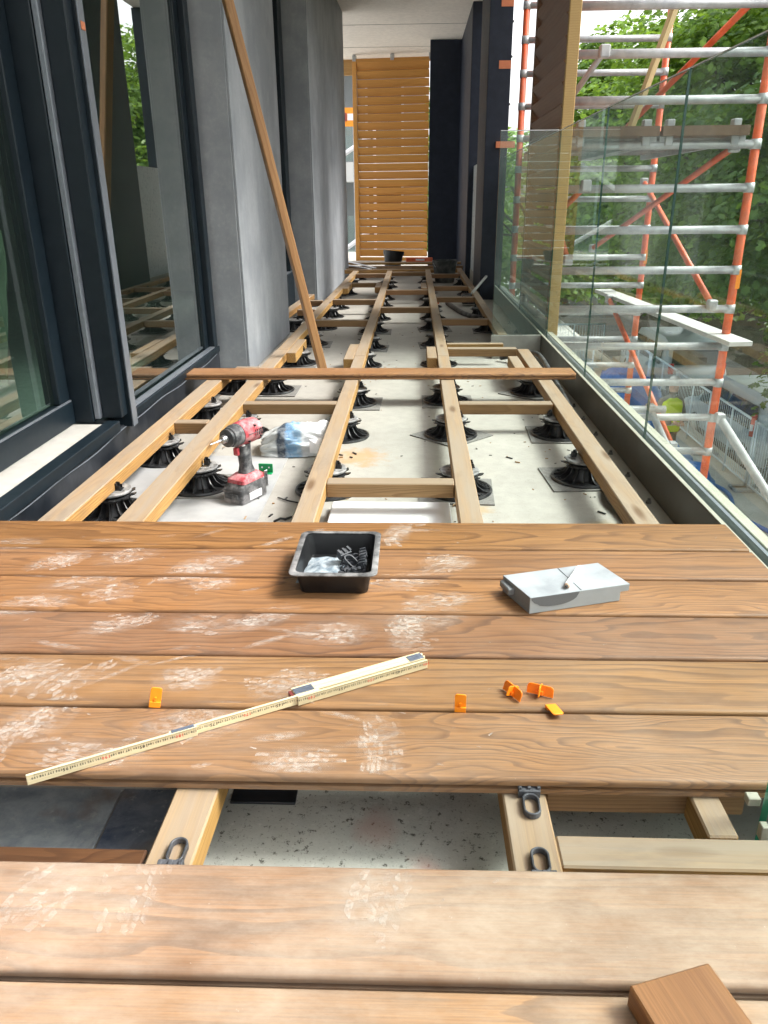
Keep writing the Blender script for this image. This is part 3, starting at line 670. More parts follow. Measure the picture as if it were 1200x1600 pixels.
for (cx, cy, adeg) in prints:
    ang = R(adeg+random.uniform(-25, 25)); c_, s_ = math.cos(ang), math.sin(ang)
    a_, b_ = random.uniform(.05, .078), random.uniform(.03, .045); keep = random.uniform(.7, 1.0)
    style = random.random(); bend = random.uniform(-6, 6)
    big = random.random() < .55; du, dv = (random.uniform(.022, .036), random.uniform(.0095, .014)) if big else (random.uniform(.013, .02), random.uniform(.007, .0095))
    phase = random.uniform(0, 10)
    for i in range(-8, 9):
        for j in range(-9, 10):
            u = i*du+(j % 2)*du*.5*(style > .5); v = j*dv
            q = (u/a_)**2+(v/b_)**2
            if q > 1 or random.random() > keep*(1.05-.5*q): continue
            if math.sin(u*70+phase)+math.sin(v*110+phase*2) < -.7: continue
            v2 = v+bend*u*u
            x = cx+u*c_-v2*s_; y = cy+u*s_+v2*c_
            lug(x, y, du*.5*random.uniform(.8, 1.1), dv*.47*random.uniform(.75, 1.1), ang+2*bend*u, (.75 if style < .45 else .2))
def smear(cx, cy, a, b, ang, al):
    n = 14; c_, s_ = math.cos(ang), math.sin(ang)
    for (ya, yb) in rowsy:
        lo, hi = ya+.005, yb-.005
        if cy+a < lo or cy-a > hi: continue
        vs = [(cx, cy)]+[(cx+a*math.cos(t)*c_*k-b*math.sin(t)*s_*k, cy+a*math.cos(t)*s_*k+b*math.sin(t)*c_*k) for k in (.55, 1) for t in [2*math.pi*i/n for i in range(n)]]
        al_ = [al]+[al*.6]*n+[0]*n
        vs = [(x, min(max(y, lo), hi), ZD+.0002+.00001*(len(dm.f) % 9)) for x, y in vs]
        dm.add(vs, [(0, 1+i, 1+(i+1) % n) for i in range(n)]+[(1+i, 1+n+i, 1+n+(i+1) % n, 1+(i+1) % n) for i in range(n)]); dalpha.extend(al_)
for (cx, cy, adeg) in prints: smear(cx, cy, random.uniform(.06, .11), random.uniform(.03, .055), R(adeg+random.uniform(-20, 20)), random.uniform(.3, .7)*(.6 if cy < .7 else 1))
for i in range(46):
    x, y = random.uniform(-.95, .1), random.uniform(.82, 1.66)
    smear(x, y, random.uniform(.015, .07), random.uniform(.004, .014), R(random.gauss(10, 22)), random.uniform(.2, .7))
for i in range(260):                                # stray flecks and scrapes
    x = random.uniform(-.9, .15) if random.random() < .8 else random.uniform(-.9, .7); y = random.uniform(.55, 1.66)
    lug(x, y, random.uniform(.0008, .006), random.uniform(.0006, .0016), R(random.uniform(-40, 60)), 0)
dmo = dm.build('boot_print_dust', 'dust'); dmo.data.attributes.new('a', 'FLOAT', 'POINT').data.foreach_set('value', dalpha)
tag(dmo, 'pale dusty boot prints trodden across the brown decking', 'dust', kind='stuff')

# ---------------------------------------------------------------- pedestals
def ped_meshes():
    b = MB(); n = 36
    b.lathe([(0, .0), (.096, .0), (.097, .004), (.095, .009), (.089, .009), (.087, .005), (.048, .005), (.040, .02), (.035, .05), (.035, .054), (0, .054)], n)
    for i in range(15):
        a = 2*math.pi*i/15; m = Matrix.Rotation(a, 4, 'Z')
        pr = [(.092, .004), (.090, .010), (.074, .013), (.056, .026), (.046, .047), (.034, .052), (.034, .004)]
        vs = [m @ Vector((x, y, z)) for y in (-.0014, .0014) for x, z in pr]; k_ = len(pr)
        b.add(vs, [tuple(range(k_)), tuple(range(k_, 2*k_))[::-1]]+[(i2, k_+i2, k_+(i2+1) % k_, (i2+1) % k_) for i2 in range(k_)])
    for i in range(6):
        a = 2*math.pi*(i+.5)/6; b.lathe([(.0075, .004), (.0075, .0095), (.004, .0095), (.004, .004)], 8, 0, .080*math.cos(a), .080*math.sin(a))
    base = b
    c = MB(); c.lathe([(.043, .048), (.052, .049), (.054, .053), (.053, .059), (.046, .061), (.038, .061), (.038, .067), (0, .067)], 24)
    for i in range(10):
        a = 2*math.pi*i/10; m = Matrix.Rotation(a, 4, 'Z')
        vs = [m @ Vector(v) for v in ((.050, -.010, .0535), (.050, .010, .0535), (.068, .006, .0585), (.070, .001, .0595), (.066, -.006, .057), (.050, -.010, .057), (.050, .010, .057), (.068, .006, .0615), (.070, .001, .0625), (.066, -.006, .060))]
        c.add(vs, [(0, 1, 2, 3, 4)[::-1], (5, 6, 7, 8, 9), (0, 4, 9, 5), (4, 3, 8, 9), (3, 2, 7, 8), (2, 1, 6, 7)])
    h = MB(); h.lathe([(0, .066), (.055, .066), (.057, .069), (.057, .0725), (.055, .0745), (0, .0747)], 28)
    for i in range(9):
        a = 2*math.pi*i/9; rr_ = .045 if i % 2 else .033
        h.lathe([(0, .0751), (.0032, .0751), (.0032, .0748)], 8, 1, rr_*math.cos(a), rr_*math.sin(a))
    t_ = MB(); t_.box(-.011, .011, -.002, .002, .0749, .096); t_.box(-.011, -.008, -.0021, .012, .0749, .089); t_.box(.008, .011, -.0021, .012, .0749, .089); t_.box(-.003, .0, -.0021, .009, .0749, .098); t_.box(-.012, .012, -.0022, .016, .0748, .079)
    return base, c, h, t_
pb, pc, ph_, pt = ped_meshes()
first = {}
def mesh_of(mb, name, mats, ang):
    if name not in first:
        o = mb.build(name, mats); smooth_by_angle(o, ang); first[name] = o; C.objects.unlink(o)
    return first[name]
SRC = [mesh_of(pb, 'base', 'plastic', 30), mesh_of(pc, 'collar', 'plastic', 30), mesh_of(ph_, 'head', ['plastic_top', 'plastic'], 30), mesh_of(pt, 'clip_tab', 'plastic', 30)]
ORD = ['first', 'second', 'third', 'fourth', 'fifth', 'sixth', 'seventh', 'eighth', 'ninth', 'tenth', 'eleventh', 'twelfth', 'thirteenth']
rowsP = [('outermost left joist', -.888, .035, [(2.08, 0), (2.58, 0), (3.12, 0), (3.66, 0), (5.55, 0), (6.1, 0)]),
         ('second joist from the left', -.690, .036, [(2.30, 1), (2.91, 0), (3.64, 1), (4.30, 1), (4.93, 1), (5.6, 0), (6.2, 0), (6.72, 0), (7.78, 0), (8.57, 0), (9.3, 0)]),
         ('third joist from the left', -.271, .03, [(2.28, 0), (2.88, 0), (3.39, 1), (4.25, 0), (4.79, 1), (5.44, 1), (6.06, 0), (6.84, 0), (7.35, 0), (8.0, 0), (8.43, 0), (8.9, 0)]),
         ('fourth joist from the left', .150, .03, [(2.27, 1), (2.89, 2), (3.43, 1), (4.29, 0), (4.9, 1), (5.55, 1), (6.09, 0), (6.78, 0), (7.34, 0), (8.35, 0), (8.9, 0)]),
         ('rightmost joist', .566, .031, [(2.39, 1), (2.90, 1), (3.60, 2), (5.46, 1), (6.19, 0), (7.7, 0), (8.6, 0)])]
for nm, x, hw, lst in rowsP:
    for i, (y, pad) in enumerate(lst):
        xx = x+(.0 if y < 4.2 else (.03 if x < -.6 else (-.04 if x > .4 else .0)))+random.uniform(-.006, .006)
        if x < -.8 and y < 4: xx = x+.012*(1 if y > 3 else -1)
        off = .012 if hw > .034 else 0
        t = thing('pedestal', f'{ORD[i]} black plastic pedestal from the decking under the {nm}', 'pedestal', (xx+off, y, .0 if not pad else .005), (0, 0, 0), 'adjustable pedestals under the joists')
        a0 = random.uniform(0, 6)
        for s in SRC[:3]:
            c = s.copy(); C.objects.link(c); c.parent = t; c.rotation_euler = (0, 0, a0+random.uniform(-.2, .2))
            c.scale = (1.08, 1.08, 1 if not pad else .93)
        c = SRC[3].copy(); C.objects.link(c); c.parent = t
        side = 1 if x < 0.2 else -1
        c.location = (side*(hw+.0005)-off*1.0, random.uniform(-.01, .01), 0); c.rotation_euler = (0, 0, R(-90*side))
        if pad:
            o = MB().box(-.115, .115, -.115, .115, 0.0005, .0048).build('rubber_pad', 'rubber', None, loc=(xx+off+random.uniform(-.01, .01), y, 0))
            o.rotation_euler = (0, 0, R(45+random.uniform(-8, 8) if pad == 2 else random.uniform(-5, 5)))
            tag(o, f'thin square rubber pad beneath the {ORD[i]} pedestal under the {nm}', 'pad', 'rubber pads below pedestals')

# ---------------------------------------------------------------- loose board across the joists
lb = board_mesh(3.40, 3.535, -.885, .885).build('loose_board', 'deck'); smooth_by_angle(lb, 30); lb.location = (-.168, 3.43, ZJ+.0005); lb.rotation_euler = (0, 0, R(.1)); lb.color = (.25, 0, 0, 1)
tag(lb, 'single loose brown deck board laid across the joists from window to glass', 'board')
# leaning pole
pl = beam('leaning_pole', (-.445, 3.99, .0), (-.975, 3.72, 2.62), .045, .04, 'pole', None, .004)
tag(pl, 'long brown wooden pole leaning diagonally against the dark window facade', 'pole')

# ---------------------------------------------------------------- black tray with clips and bag
t = thing('plastic_tray', 'black dusty open plastic tray on the brown deck boards', 'tray', (-.151, 1.405, ZD), (0, 0, R(0)))
def rrect(w, d, r, n=5):
    o = []
    for (sx, sy, a0) in ((1, 1, 0), (-1, 1, 90), (-1, -1, 180), (1, -1, 270)):
        for i in range(n+1):
            a = R(a0+90*i/n); o.append((sx*(w-r)+r*math.cos(a), sy*(d-r)+r*math.sin(a)))
    return o
def loft(rings, close0=True, close1=True, mb=None, mi=0):
    mb = mb or MB(); n = len(rings[0]); o = len(mb.v)
    for r in rings: mb.v += [tuple(p) for p in r]
    for i in range(len(rings)-1):
        for j in range(n): mb.f.append((o+i*n+j, o+i*n+(j+1) % n, o+(i+1)*n+(j+1) % n, o+(i+1)*n+j)); mb.mi.append(mi)
    if close0: mb.f.append(tuple(o+j for j in range(n))[::-1]); mb.mi.append(mi)
    if close1: mb.f.append(tuple(o+(len(rings)-1)*n+j for j in range(n))); mb.mi.append(mi)
    return mb
ring = lambda w, d, r, z: [(x, y, z) for x, y in rrect(w, d, r)]
body = loft([ring(.064, .084, .012, .0), ring(.066, .086, .012, .002), ring(.0745, .0945, .014, .047), ring(.0735, .0935, .014, .047), ring(.065, .085, .012, .0035)])
smooth_by_angle(body.build('body', 'bucket', t, world=False), 40)
rim = loft([ring(.0742, .0942, .014, .0468), ring(.0845, .1045, .016, .0475), ring(.0855, .1055, .016, .0465), ring(.0858, .1058, .016, .0485), ring(.084, .104, .016, .050), ring(.0738, .0938, .014, .0495)], False, False)
smooth_by_angle(rim.build('rim', 'battery', t, world=False), 40)
bgm = MB(); nu = 16
for j in range(nu+1):
    for i in range(nu+1):
        u, v = i/nu-.5, j/nu-.5
        bgm.v.append((u*.092+v*.02, v*.10, .010+.010*(1-4*u*u)*(1-4*v*v)+.012*(.5-abs(.5-(u*3.3+v*1.7) % 1))*(.4+u)+.006*(.5-abs(.5-(v*4.1-u*2.3) % 1))+.014*max(0, v)))
for j in range(nu):
    for i in range(nu):
        a = j*(nu+1)+i; bgm.f.append((a, a+1, a+nu+2, a+nu+1)); bgm.mi.append(0)
o = bgm.build('zip_bag', 'clearbag', smooth=True, loc=(-.172, 1.385, ZD+.004)); tag(o, 'crumpled clear plastic bag lying in the black tray', 'bag')
def clip_mesh(mb, m):
    n = 20; ro, ri, L = .0115, .0085, .008
    def st(r): return [(r*math.cos(a)+0, r*math.sin(a)+(L if math.sin(a) >= 0 else -L)) for a in [2*math.pi*i/n+.001 for i in range(n)]]
    O, I = st(ro), st(ri)
    vs = [(x, y, z) for z in (0, .009) for x, y in O]+[(x, y, z) for z in (0, .009) for x, y in I]
    fs = []
    for i in range(n):
        j = (i+1) % n; fs += [(i, j, n+j, n+i), (2*n+j, 2*n+i, 3*n+i, 3*n+j), (n+i, n+j, 3*n+j, 3*n+i), (i, 2*n+i, 2*n+j, j)]
    mb.add([m @ Vector(v) for v in vs], fs)
    mb.box(-.0145, .0145, .0185, .030, 0, .012, 0, m)
    for x in (-.0125, 0, .0125): mb.box(x-.0025, x+.0025, .0215, .0335, .0121, .0155, 0, m)
    mb.box(-.012, .012, .0301, .034, .004, .009, 0, m)
    return mb
cm = MB()
for i in range(9):
    m = Matrix.Translation((-.112+random.uniform(-.012, .008), 1.385+random.uniform(-.028, .03), ZD+.008+i*.0028)) @ Matrix.Rotation(random.uniform(0, 6), 4, 'Z') @ Matrix.Rotation(random.uniform(-.5, .5), 4, 'X')
    clip_mesh(cm, m)
tag(cm.build('loose_clips', 'clip'), 'jumble of small black decking clips inside the tray', 'clips', kind='stuff')
for (x, y, a, lab) in ((.158, .801, 180, 'black ring-shaped decking clip on the joist, tucked under the sixth board'), (.156, .694, 0, 'black ring-shaped decking clip on the right joist against the near board'), (-.283, .697, 0, 'black ring-shaped decking clip on the left joist against the near board')):
    o = clip_mesh(MB(), Matrix.Identity(4)).build('decking_clip', 'clip', bevel=.0008, loc=(x, y, ZJ+.0004)); o.rotation_euler = (0, 0, R(a+180)); 
    if a == 180: o.location.y = .785
    tag(o, lab, 'clip', 'decking clips on the open joists')

# ---------------------------------------------------------------- grey block and pencil
A = Vector((.218, 1.247, ZD)); dirv = Vector((.196, .060, 0)).normalized(); angb = math.atan2(dirv.y, dirv.x)
t = thing('grey_block', 'grey stepped offcut block with a dark curved saw mark', 'block', (A.x, A.y, A.z), (0, 0, angb))
Lb, Wb, Hb = .205, .098, .034
prof = [(0, 0), (Lb-.018, 0), (Lb-.018, .019), (Lb-.002, .019), (Lb, .021), (Lb, Hb), (0, Hb)]
mb = MB(); n = len(prof)
vs = [(x, 0, z) for x, z in prof]+[(x-.012, Wb, z) for x, z in prof]
mb.add(vs, [tuple(range(n)), tuple(range(n, 2*n))[::-1]]+[(i, n+i, n+(i+1) % n, (i+1) % n) for i in range(n)])
mb.mi[2+5] = 1; mb.mi[2+6] = 2
mb.build('body', ['block', 'block_top', 'block_cut'], t, world=False, bevel=.0008)
mb = MB(); mb.box(-.019, -.0005, Wb*.25+.03, Wb-.001, .012, .026); mb.build('broken_tongue', 'block_cut', t, world=False, bevel=.002)
ap = [(.002+.098*i/16) for i in range(17)]
mk = [(x, -.0006, Hb-.001) for x in ap]+[(x, -.0006, Hb-.001-.0225*math.sqrt(max(0, 1-((x-.05)/.0485)**2))**.8*(1 if x > .02 else .85)) for x in ap[::-1]]
MB().add(mk, [tuple(range(len(mk)))[::-1]]).build('saw_mark', 'burn', t, world=False)
MB().box(.103, .1046, .001, Wb-.002, Hb+.0002, Hb+.0006).build('saw_line', 'line', t, world=False)
p0 = Vector((.283, 1.252, ZD+Hb+.0075)); 
a_ = Vector((.292, 1.287, 0)); b_ = Vector((.335, 1.372, 0)); dd = (b_-a_).normalized()
t = thing('carpenter_pencil', 'short white carpenter pencil lying on the grey block', 'pencil', (a_.x, a_.y, ZD+Hb+.0055), (0, 0, math.atan2(dd.y, dd.x)))
MB().tube([(0, 0, 0), (.085, 0, 0)], .0062, 6).build('barrel', 'pencil', t, world=False, bevel=.0006)
MB().tube([(-.0042, 0, 0), (-.0003, 0, 0)], [.0046, .0058], 8).build('cut_wood', 'pencil_wood', t, world=False)
MB().tube([(-.0075, 0, 0), (-.0044, 0, 0)], [.0022, .003], 8).build('lead', 'lead', t, world=False)

# ---------------------------------------------------------------- folding rule
RA = Vector((-.503, .779, ZD)); RBk = Vector((.029, 1.066, ZD)); rd = (RBk-RA).normalized(); ra = math.atan2(rd.y, rd.x); RL = (RBk-RA).length
t = thing('folding_rule', 'pale yellow wooden folding rule, half unfolded across the decking', 'rule', tuple(RA), (0, 0, ra))
def P(nm, mb, m, **kw): return mb.build(nm, m, t, world=False, **kw)
Hh = .0165; TH = .0037
seg = [(0, .225, 0, .0), (.187, RL-.168, TH, .0)]
P('segment', MB().box(0, .225, 0, TH, .0006, Hh), 'rule', bevel=.0006)
P('segment', MB().box(.186, .415, TH+.0002, 2*TH, .0006, Hh), 'rule', bevel=.0006)
bx0 = RL-.228
for i in range(5):
    y0 = 2*TH+.0002+i*(TH+.0003)
    P('segment', MB().box(bx0-(.0 if i else .0)+.003*(i % 2), RL-.003*((i+1) % 2), y0, y0+TH, .0006, Hh-.0003*(i % 2)), 'rule', bevel=.0006)
    if i < 4:
        P('hinge_plate', MB().box(bx0+.001, bx0+.032, y0+.0004, y0+TH-.0004, Hh+.0002, Hh+.0009), 'hinge')
        P('hinge_plate', MB().box(RL-.03, RL-.004, y0+.0004, y0+TH-.0004, Hh+.0002, Hh+.0009), 'hinge')
P('segment', MB().box(.378, RL-.002, TH*.0+.0, TH*.98, .0006, Hh), 'rule', bevel=.0006)
P('hinge_plate', MB().box(.19, .222, .0008, 2*TH-.0006, Hh+.0002, Hh+.0008), 'hinge')
P('red_end', MB().box(bx0-.006, bx0-.001, 2*TH+.001, 6*TH, .001, Hh-.001), 'redtip')
# printed numbers (upside down as seen from the camera)
dg = {}
def text_mesh(s, size, bold=0):
    cu = bpy.data.curves.new('t', 'FONT'); cu.body = s; cu.size = size; cu.align_x = 'CENTER'; cu.resolution_u = 1; cu.offset = bold
    o = bpy.data.objects.new('t', cu); C.objects.link(o); bpy.context.view_layer.update()
    me = bpy.data.meshes.new_from_object(o.evaluated_get(bpy.context.evaluated_depsgraph_get()))
    vs = [tuple(v.co) for v in me.vertices]; fs = [tuple(p.vertices) for p in me.polygons]
    bpy.data.objects.remove(o); bpy.data.meshes.remove(me); return vs, fs
for dig in '0123456789': dg[dig] = text_mesh(dig, 1.0, .02)
def number(mb, s, x, ysurf, size, mi):
    adv = size*.58; n = len(s)
    for i, ch in enumerate(s):
        vs, fs = dg[ch]; ox = (i-(n-1)/2)*adv
        # glyph right -> -x, glyph up -> -z
        mb.add([(x-(vx*size+ox), ysurf, Hh*.60-vy*size+.002) for vx, vy, _ in vs], [f[::-1] if False else f for f in fs], mi)
nb = MB()
for i in range(1, 61):
    v = 200-i; x = i*.01
    ys = -.0003 if (x < .224 or x > .379) else TH-.0002+.0001
    big = v % 5 == 0
    number(nb, str(v), x, ys, .0072 if big else .0052, 1 if v % 10 == 0 else 0)
    for mm in range(10):
        xx = x+mm*.001; hh = .0032 if mm == 0 else (.0024 if mm == 5 else .0016)
        nb.box(xx-.00012, xx+.00012, ys-.0001, ys, Hh-.0006-hh, Hh-.0006)
P('numerals', nb, ['ink', 'ink_red'])

# ---------------------------------------------------------------- orange spacers
def spacer(loc, rot, label, kind, mat='spacer'):
    t = thing('board_spacer', label, 'spacer', loc, rot, 'orange board spacers')
    def rp(w, h, r, y0, y1):
        mb = MB(); pts = []
        for (sx, sz, a0) in ((1, 1, 0), (-1, 1, 90), (-1, 0, 180), (1, 0, 270)):
            if sz:
                for i in range(5):
                    a = R(a0+90*i/4); pts.append((sx*(w-r)+r*math.cos(a), h-r+r*math.sin(a)))
            else: pts.append((sx*w, 0))
        n = len(pts); mb.add([(x, y0, z) for x, z in pts]+[(x, y1, z) for x, z in pts], [tuple(range(n)), tuple(range(n, 2*n))[::-1]]+[(i, n+i, n+(i+1) % n, (i+1) % n) for i in range(n)]); return mb
    if kind == 'stand':
        rp(.0085, .031, .004, -.001, .001).build('blade', mat, t, world=False, bevel=.0004)
        MB().box(-.0085, .0085, -.0045, -.0012, .0, .009).build('foot', mat, t, world=False, bevel=.0004)
        MB().box(-.0015, .0015, -.004, -.0011, .0092, .016).build('rib', mat, t, world=False)
    else:
        m1 = rp(.0205, .017, .006, -.0011, .0011); m1.build('blade', mat, t, world=False, bevel=.0004)
        mb = rp(.011, .0165, .005, -.001, .001); mb.v = [(y, x, z) for x, y, z in mb.v]; mb.f = [f[::-1] for f in mb.f]
        mb.build('cross_blade', 'spacer_y', t, world=False, bevel=.0004)
        MB().box(-.005, .005, -.005, .005, .002, .008).build('hub', mat, t, world=False, bevel=.0005)
    return t
spacer((-.391, .957, ZD-.003), (R(-10), R(12), R(12)), 'orange spacer upright in a deck joint near the folding rule', 'stand', 'spacer_y')
spacer((.0745, .957, ZD-.002), (R(4), 0, R(-4)), 'orange spacer upright in a deck joint right of the rule', 'stand', 'spacer_y')
spacer((.155, .993, ZD+.001), (R(-18), 0, R(-58)), 'left one of the two orange cross-shaped spacers lying together', 'cross')
spacer((.199, .995, ZD+.001), (R(-14), 0, R(-22)), 'right one of the two orange cross-shaped spacers lying together', 'cross')
spacer((.2105, .968, ZD+.0035), (R(82), R(3), R(14)), 'orange spacer tilted in a joint below the two crossed spacers', 'stand', 'spacer_y')

# ---------------------------------------------------------------- offcut in the front right corner
t_ = MB().box(0, .21, -.0435, .0435, 0, .0265).build('board_offcut', 'offcut', bevel=.002, loc=(.2475, .5175, ZD+.001))
t_.rotation_euler = (0, 0, R(-72.5)); t_.location = (.2475, .5175, ZD+.001)
tag(t_, 'short dark brown board offcut lying at the front right corner', 'offcut')

# ---------------------------------------------------------------- floor bits in the gap and between joists
tag(MB().box(-.9, -.45, .55, .93, .001, .004).build('floor_sheet', 'tile_a', bevel=.001), 'pale grey floor sheet below the missing board at left', 'sheet')
tag(MB().box(-.447, -.325, .55, .93, .001, .005).build('floor_sheet', 'tile_b', bevel=.001), 'dark blue-stained floor sheet below the missing board', 'sheet')
struct(MB().box(-.32, .46, .3, 1.1, .0008, .0025).build('screed_strip', 'screed_near'))
tag(MB().box(-.275, -.175, .905, 1.0, .001, .006).build('rubber_mat', 'membrane', bevel=.001), 'black rubber mat below the decking right of the left joist', 'mat')
o = MB().box(-.236, .112, 1.72, 2.115, .012, .026).build('white_sheet', 'white_pl', bevel=.003); tag(o, 'white smooth sheet on the floor between joists next to the decking', 'sheet')
deb = MB()
for i in range(26):
    x, y = random.choice([(.16, 2.16), (-.24, 2.6), (-.4, 2.15), (.2, 1.82), (-.45, 2.05), (.6, 2.0), (.1, 3.1), (.35, 2.6)]); x += random.gauss(0, .03); y += random.gauss(0, .04)
    a = random.uniform(0, 3.1); L = random.uniform(.003, .014); m = Matrix.Translation((x, y, .0015)) @ Matrix.Rotation(a, 4, 'Z')
    deb.box(-L, L, -.0022, .0022, 0, .003, 0 if random.random() < .6 else 1, m)
for i in range(420):
    x = random.choice((-.9, -.7, -.27, .15, .57))+random.gauss(0, .1); y = random.uniform(1.75, 5.5); a = random.uniform(0, 3.1); L = random.uniform(.001, .004)*(1+.25*y); m = Matrix.Translation((min(x, .7), y, .0012)) @ Matrix.Rotation(a, 4, 'Z')
    deb.box(-L, L, -.0009*(1+.3*y), .0009*(1+.3*y), 0, .0015, 0 if random.random() < .45 else 1, m)
tag(deb.build('floor_debris', ['plastic', 'joist']), 'small black and wooden scraps scattered on the concrete floor', 'debris', kind='stuff')
tag(MB().tube([(-.395, 2.01, .004), (-.38, 2.03, .005), (-.365, 2.025, .005), (-.35, 2.045, .004)], .0035, 6).build('rubber_strip', 'plastic', smooth=True), 'short black wavy rubber strip on the floor by the drill battery', 'strip')
tag(MB().tube([(-.415, 2.20, .004), (-.38, 2.17, .006), (-.33, 2.15, .004)], .0025, 6).build('cable_tie', 'plastic', smooth=True), 'thin black cable tie on the floor right of the drill', 'cable tie')

tag(MB().box(-1.0, -.445, 1.66, 2.62, .0009, .003).build('floor_sheet', 'tile_c'), 'grey dusty sheet on the floor beneath the red impact driver', 'sheet')
# green bracket
t = thing('green_clip', 'small green plastic clip on the floor right of the drill', 'clip', (-.495, 2.44, 0), (0, 0, R(-4)))
MB().box(-.024, .024, -.004, .002, .0, .034).build('plate', 'green', t, world=False, bevel=.001)
MB().box(-.024, .024, -.022, -.0045, .0, .005).build('foot', 'green', t, world=False, bevel=.001)
for x in (-.012, .012):
    b = MB(); b.lathe([(0, 0), (.003, 0)], 10); o = b.build('hole', 'white_pl', t, world=False); o.rotation_euler = (R(90), 0, 0); o.location = (x, -.0045, .022)

# ---------------------------------------------------------------- impact driver
DR = math.atan2(-.88, -.47)
t = thing('impact_driver', 'dusty red and black cordless impact driver standing on its battery', 'power tool', (-.515, 2.20, 0), (0, 0, DR))
def P(nm, mb, m, **kw): return mb.build(nm, m, t, world=False, **kw)
# local +X = forward
batt = loft([[(x+.004, y, 0) for x, y in rrect(.060, .037, .01)], [(x, y, .006) for x, y in rrect(.065, .041, .012)], [(x, y, .05) for x, y in rrect(.064, .041, .012)], [(x-.006, y, .066) for x, y in rrect(.052, .036, .012)]])
o = smooth_by_angle(P('battery', batt, 'battery'), 40)
ra_ = MB().box(-.03, .03, -.0432, -.0415, .012, .036); ra_.mi = [0]*len(ra_.f)
s = ra_.build('label_plate', 'white_paint', o, world=False); s = MB().box(-.03, .03, .0415, .0432, .012, .036).build('label_plate', 'white_paint', o, world=False)
MB().box(.0655, .070, -.028, .028, .02, .04).build('latch', 'drill_black', o, world=False, bevel=.003)
foot = loft([[(x-.008, y, .0665) for x, y in rrect(.056, .037, .012)], [(x-.008, y, .078) for x, y in rrect(.054, .036, .012)], [(x-.012, y, .09) for x, y in rrect(.034, .026, .012)]])
smooth_by_angle(P('foot_housing', foot, 'red_drill'), 40)
hand = loft([[(x*1.0-.014, y, .0905) for x, y in rrect(.028, .02, .014)], [(x-.012, y, .115) for x, y in rrect(.021, .0165, .013)], [(x-.008, y, .16) for x, y in rrect(.022, .017, .013)], [(x-.004, y, .186) for x, y in rrect(.027, .018, .013)]])
smooth_by_angle(P('grip', hand, 'drill_black'), 40)
P('trigger', MB().box(.0205, .034, -.009, .009, .155, .182), 'red_drill', bevel=.004, seg=2)
P('direction_switch', MB().box(.006, .018, -.0215, .0215, .184, .191), 'white_paint', bevel=.002)
def xl(prof, n=24):                                # lathe about the tool axis (x)
    b = MB().lathe(prof, n); b.v = [(z, x, y+.222) for x, y, z in b.v]; return b
smooth_by_angle(P('motor_housing', xl([(0, -.078), (.028, -.076), (.037, -.064), (.039, -.03), (.038, .005), (.036, .018), (0, .0185)]), 'red_drill'), 40)
P('neck', MB().box(-.028, .034, -.018, .018, .1865, .20), 'red_drill', bevel=.006, seg=2)
smooth_by_angle(P('gear_case', xl([(0, .019), (.035, .0192), (.036, .035), (.031, .055), (.026, .058), (0, .0585)]), 'drill_black'), 40)
smooth_by_angle(P('bumper_ring', xl([(.0265, .0588), (.0285, .060), (.0285, .068), (.020, .071), (.0, .0715)]), 'conduit'), 40)
smooth_by_angle(P('chuck', xl([(0, .072), (.0125, .072), (.0125, .088), (.010, .091), (0, .0915)], 16), 'metal'), 40)
P('bit', xl([(0, .092), (.004, .092), (.004, .112), (.0022, .116), (.0022, .132), (.0006, .142)], 6), 'metal')
t.scale = (.95, .95, .95)
for s_ in (-1, 1):
    for q in range(5): P('vent', MB().box(-.066+q*.009, -.062+q*.009, s_*.0372-.0015, s_*.0372+.0015, .212, .232), 'plastic')
for q in ((-.03, .245), (.0, .2), (-.055, .205)): P('screw', MB().box(q[0]-.0025, q[0]+.0025, -.0385, .0385, q[1]-.0025, q[1]+.0025), 'plastic')
P('housing_stripe', MB().box(-.052, .006, -.0396, .0396, .222, .2245), 'drill_black')
P('belt_hook', MB().box(-.07, -.055, .036, .040, .03, .086), 'metal', bevel=.001)

# ---------------------------------------------------------------- cement bag
bm = bmesh.new(); bmesh.ops.create_cube(bm, size=1); bmesh.ops.subdivide_edges(bm, edges=bm.edges[:], cuts=22, use_grid_fill=True)
from mathutils import noise as mn
for v in bm.verts:
    x, y, z = v.co*2
    L = math.sqrt(max(1e-6, (abs(x)**5+abs(y)**5+abs(z)**5)))**.4
    f = 1/max(.6, L**.5)
    rg = lambda q, f_: 1-2*abs(mn.noise(Vector((x*q+f_, y*q+3.1*f_, z*q))))
    nn = mn.noise(Vector((x*1.3, y*1.3, z*1.5+5)))*.16+(rg(2.2, 1.7)-.6)*.13+(rg(4.6, 8.3)-.6)*.07
    yy = y*.085*(1+nn)*(1-.3*max(0, z)); zz = (z*.5+.5)*.084*(1+nn*1.1)*(1-.30*max(0, -x)**2-.1*x*x)*(1-.12*abs(y))
    v.co = Vector((x*.118*(1+nn*.35), yy*(1-.25*abs(x)**3), max(.002, zz)))
me = bpy.data.meshes.new('cement_bag'); bm.to_mesh(me); bm.free(); me.materials.append(M['bag'])
t = thing('cement_bag', 'crumpled half-empty bag with blue printing on the floor behind the driver', 'bag', (-.425, 2.70, 0), (0, 0, R(6)))
o = link('sack', me, t, False); me.polygons.foreach_set('use_smooth', [True]*len(me.polygons))
fm = MB(); fm.add([(.045, -.088, .058), (.045, -.090, .016), (.085, -.088, .010), (.118, -.06, .03), (.11, -.045, .05), (.075, -.086, .035)], [(0, 1, 5), (1, 2, 5), (2, 3, 5), (3, 4, 5), (4, 0, 5)]); fm.build('torn_flap', 'white_pl', t, world=False); t.scale = (1.08, 1.12, 1.2)
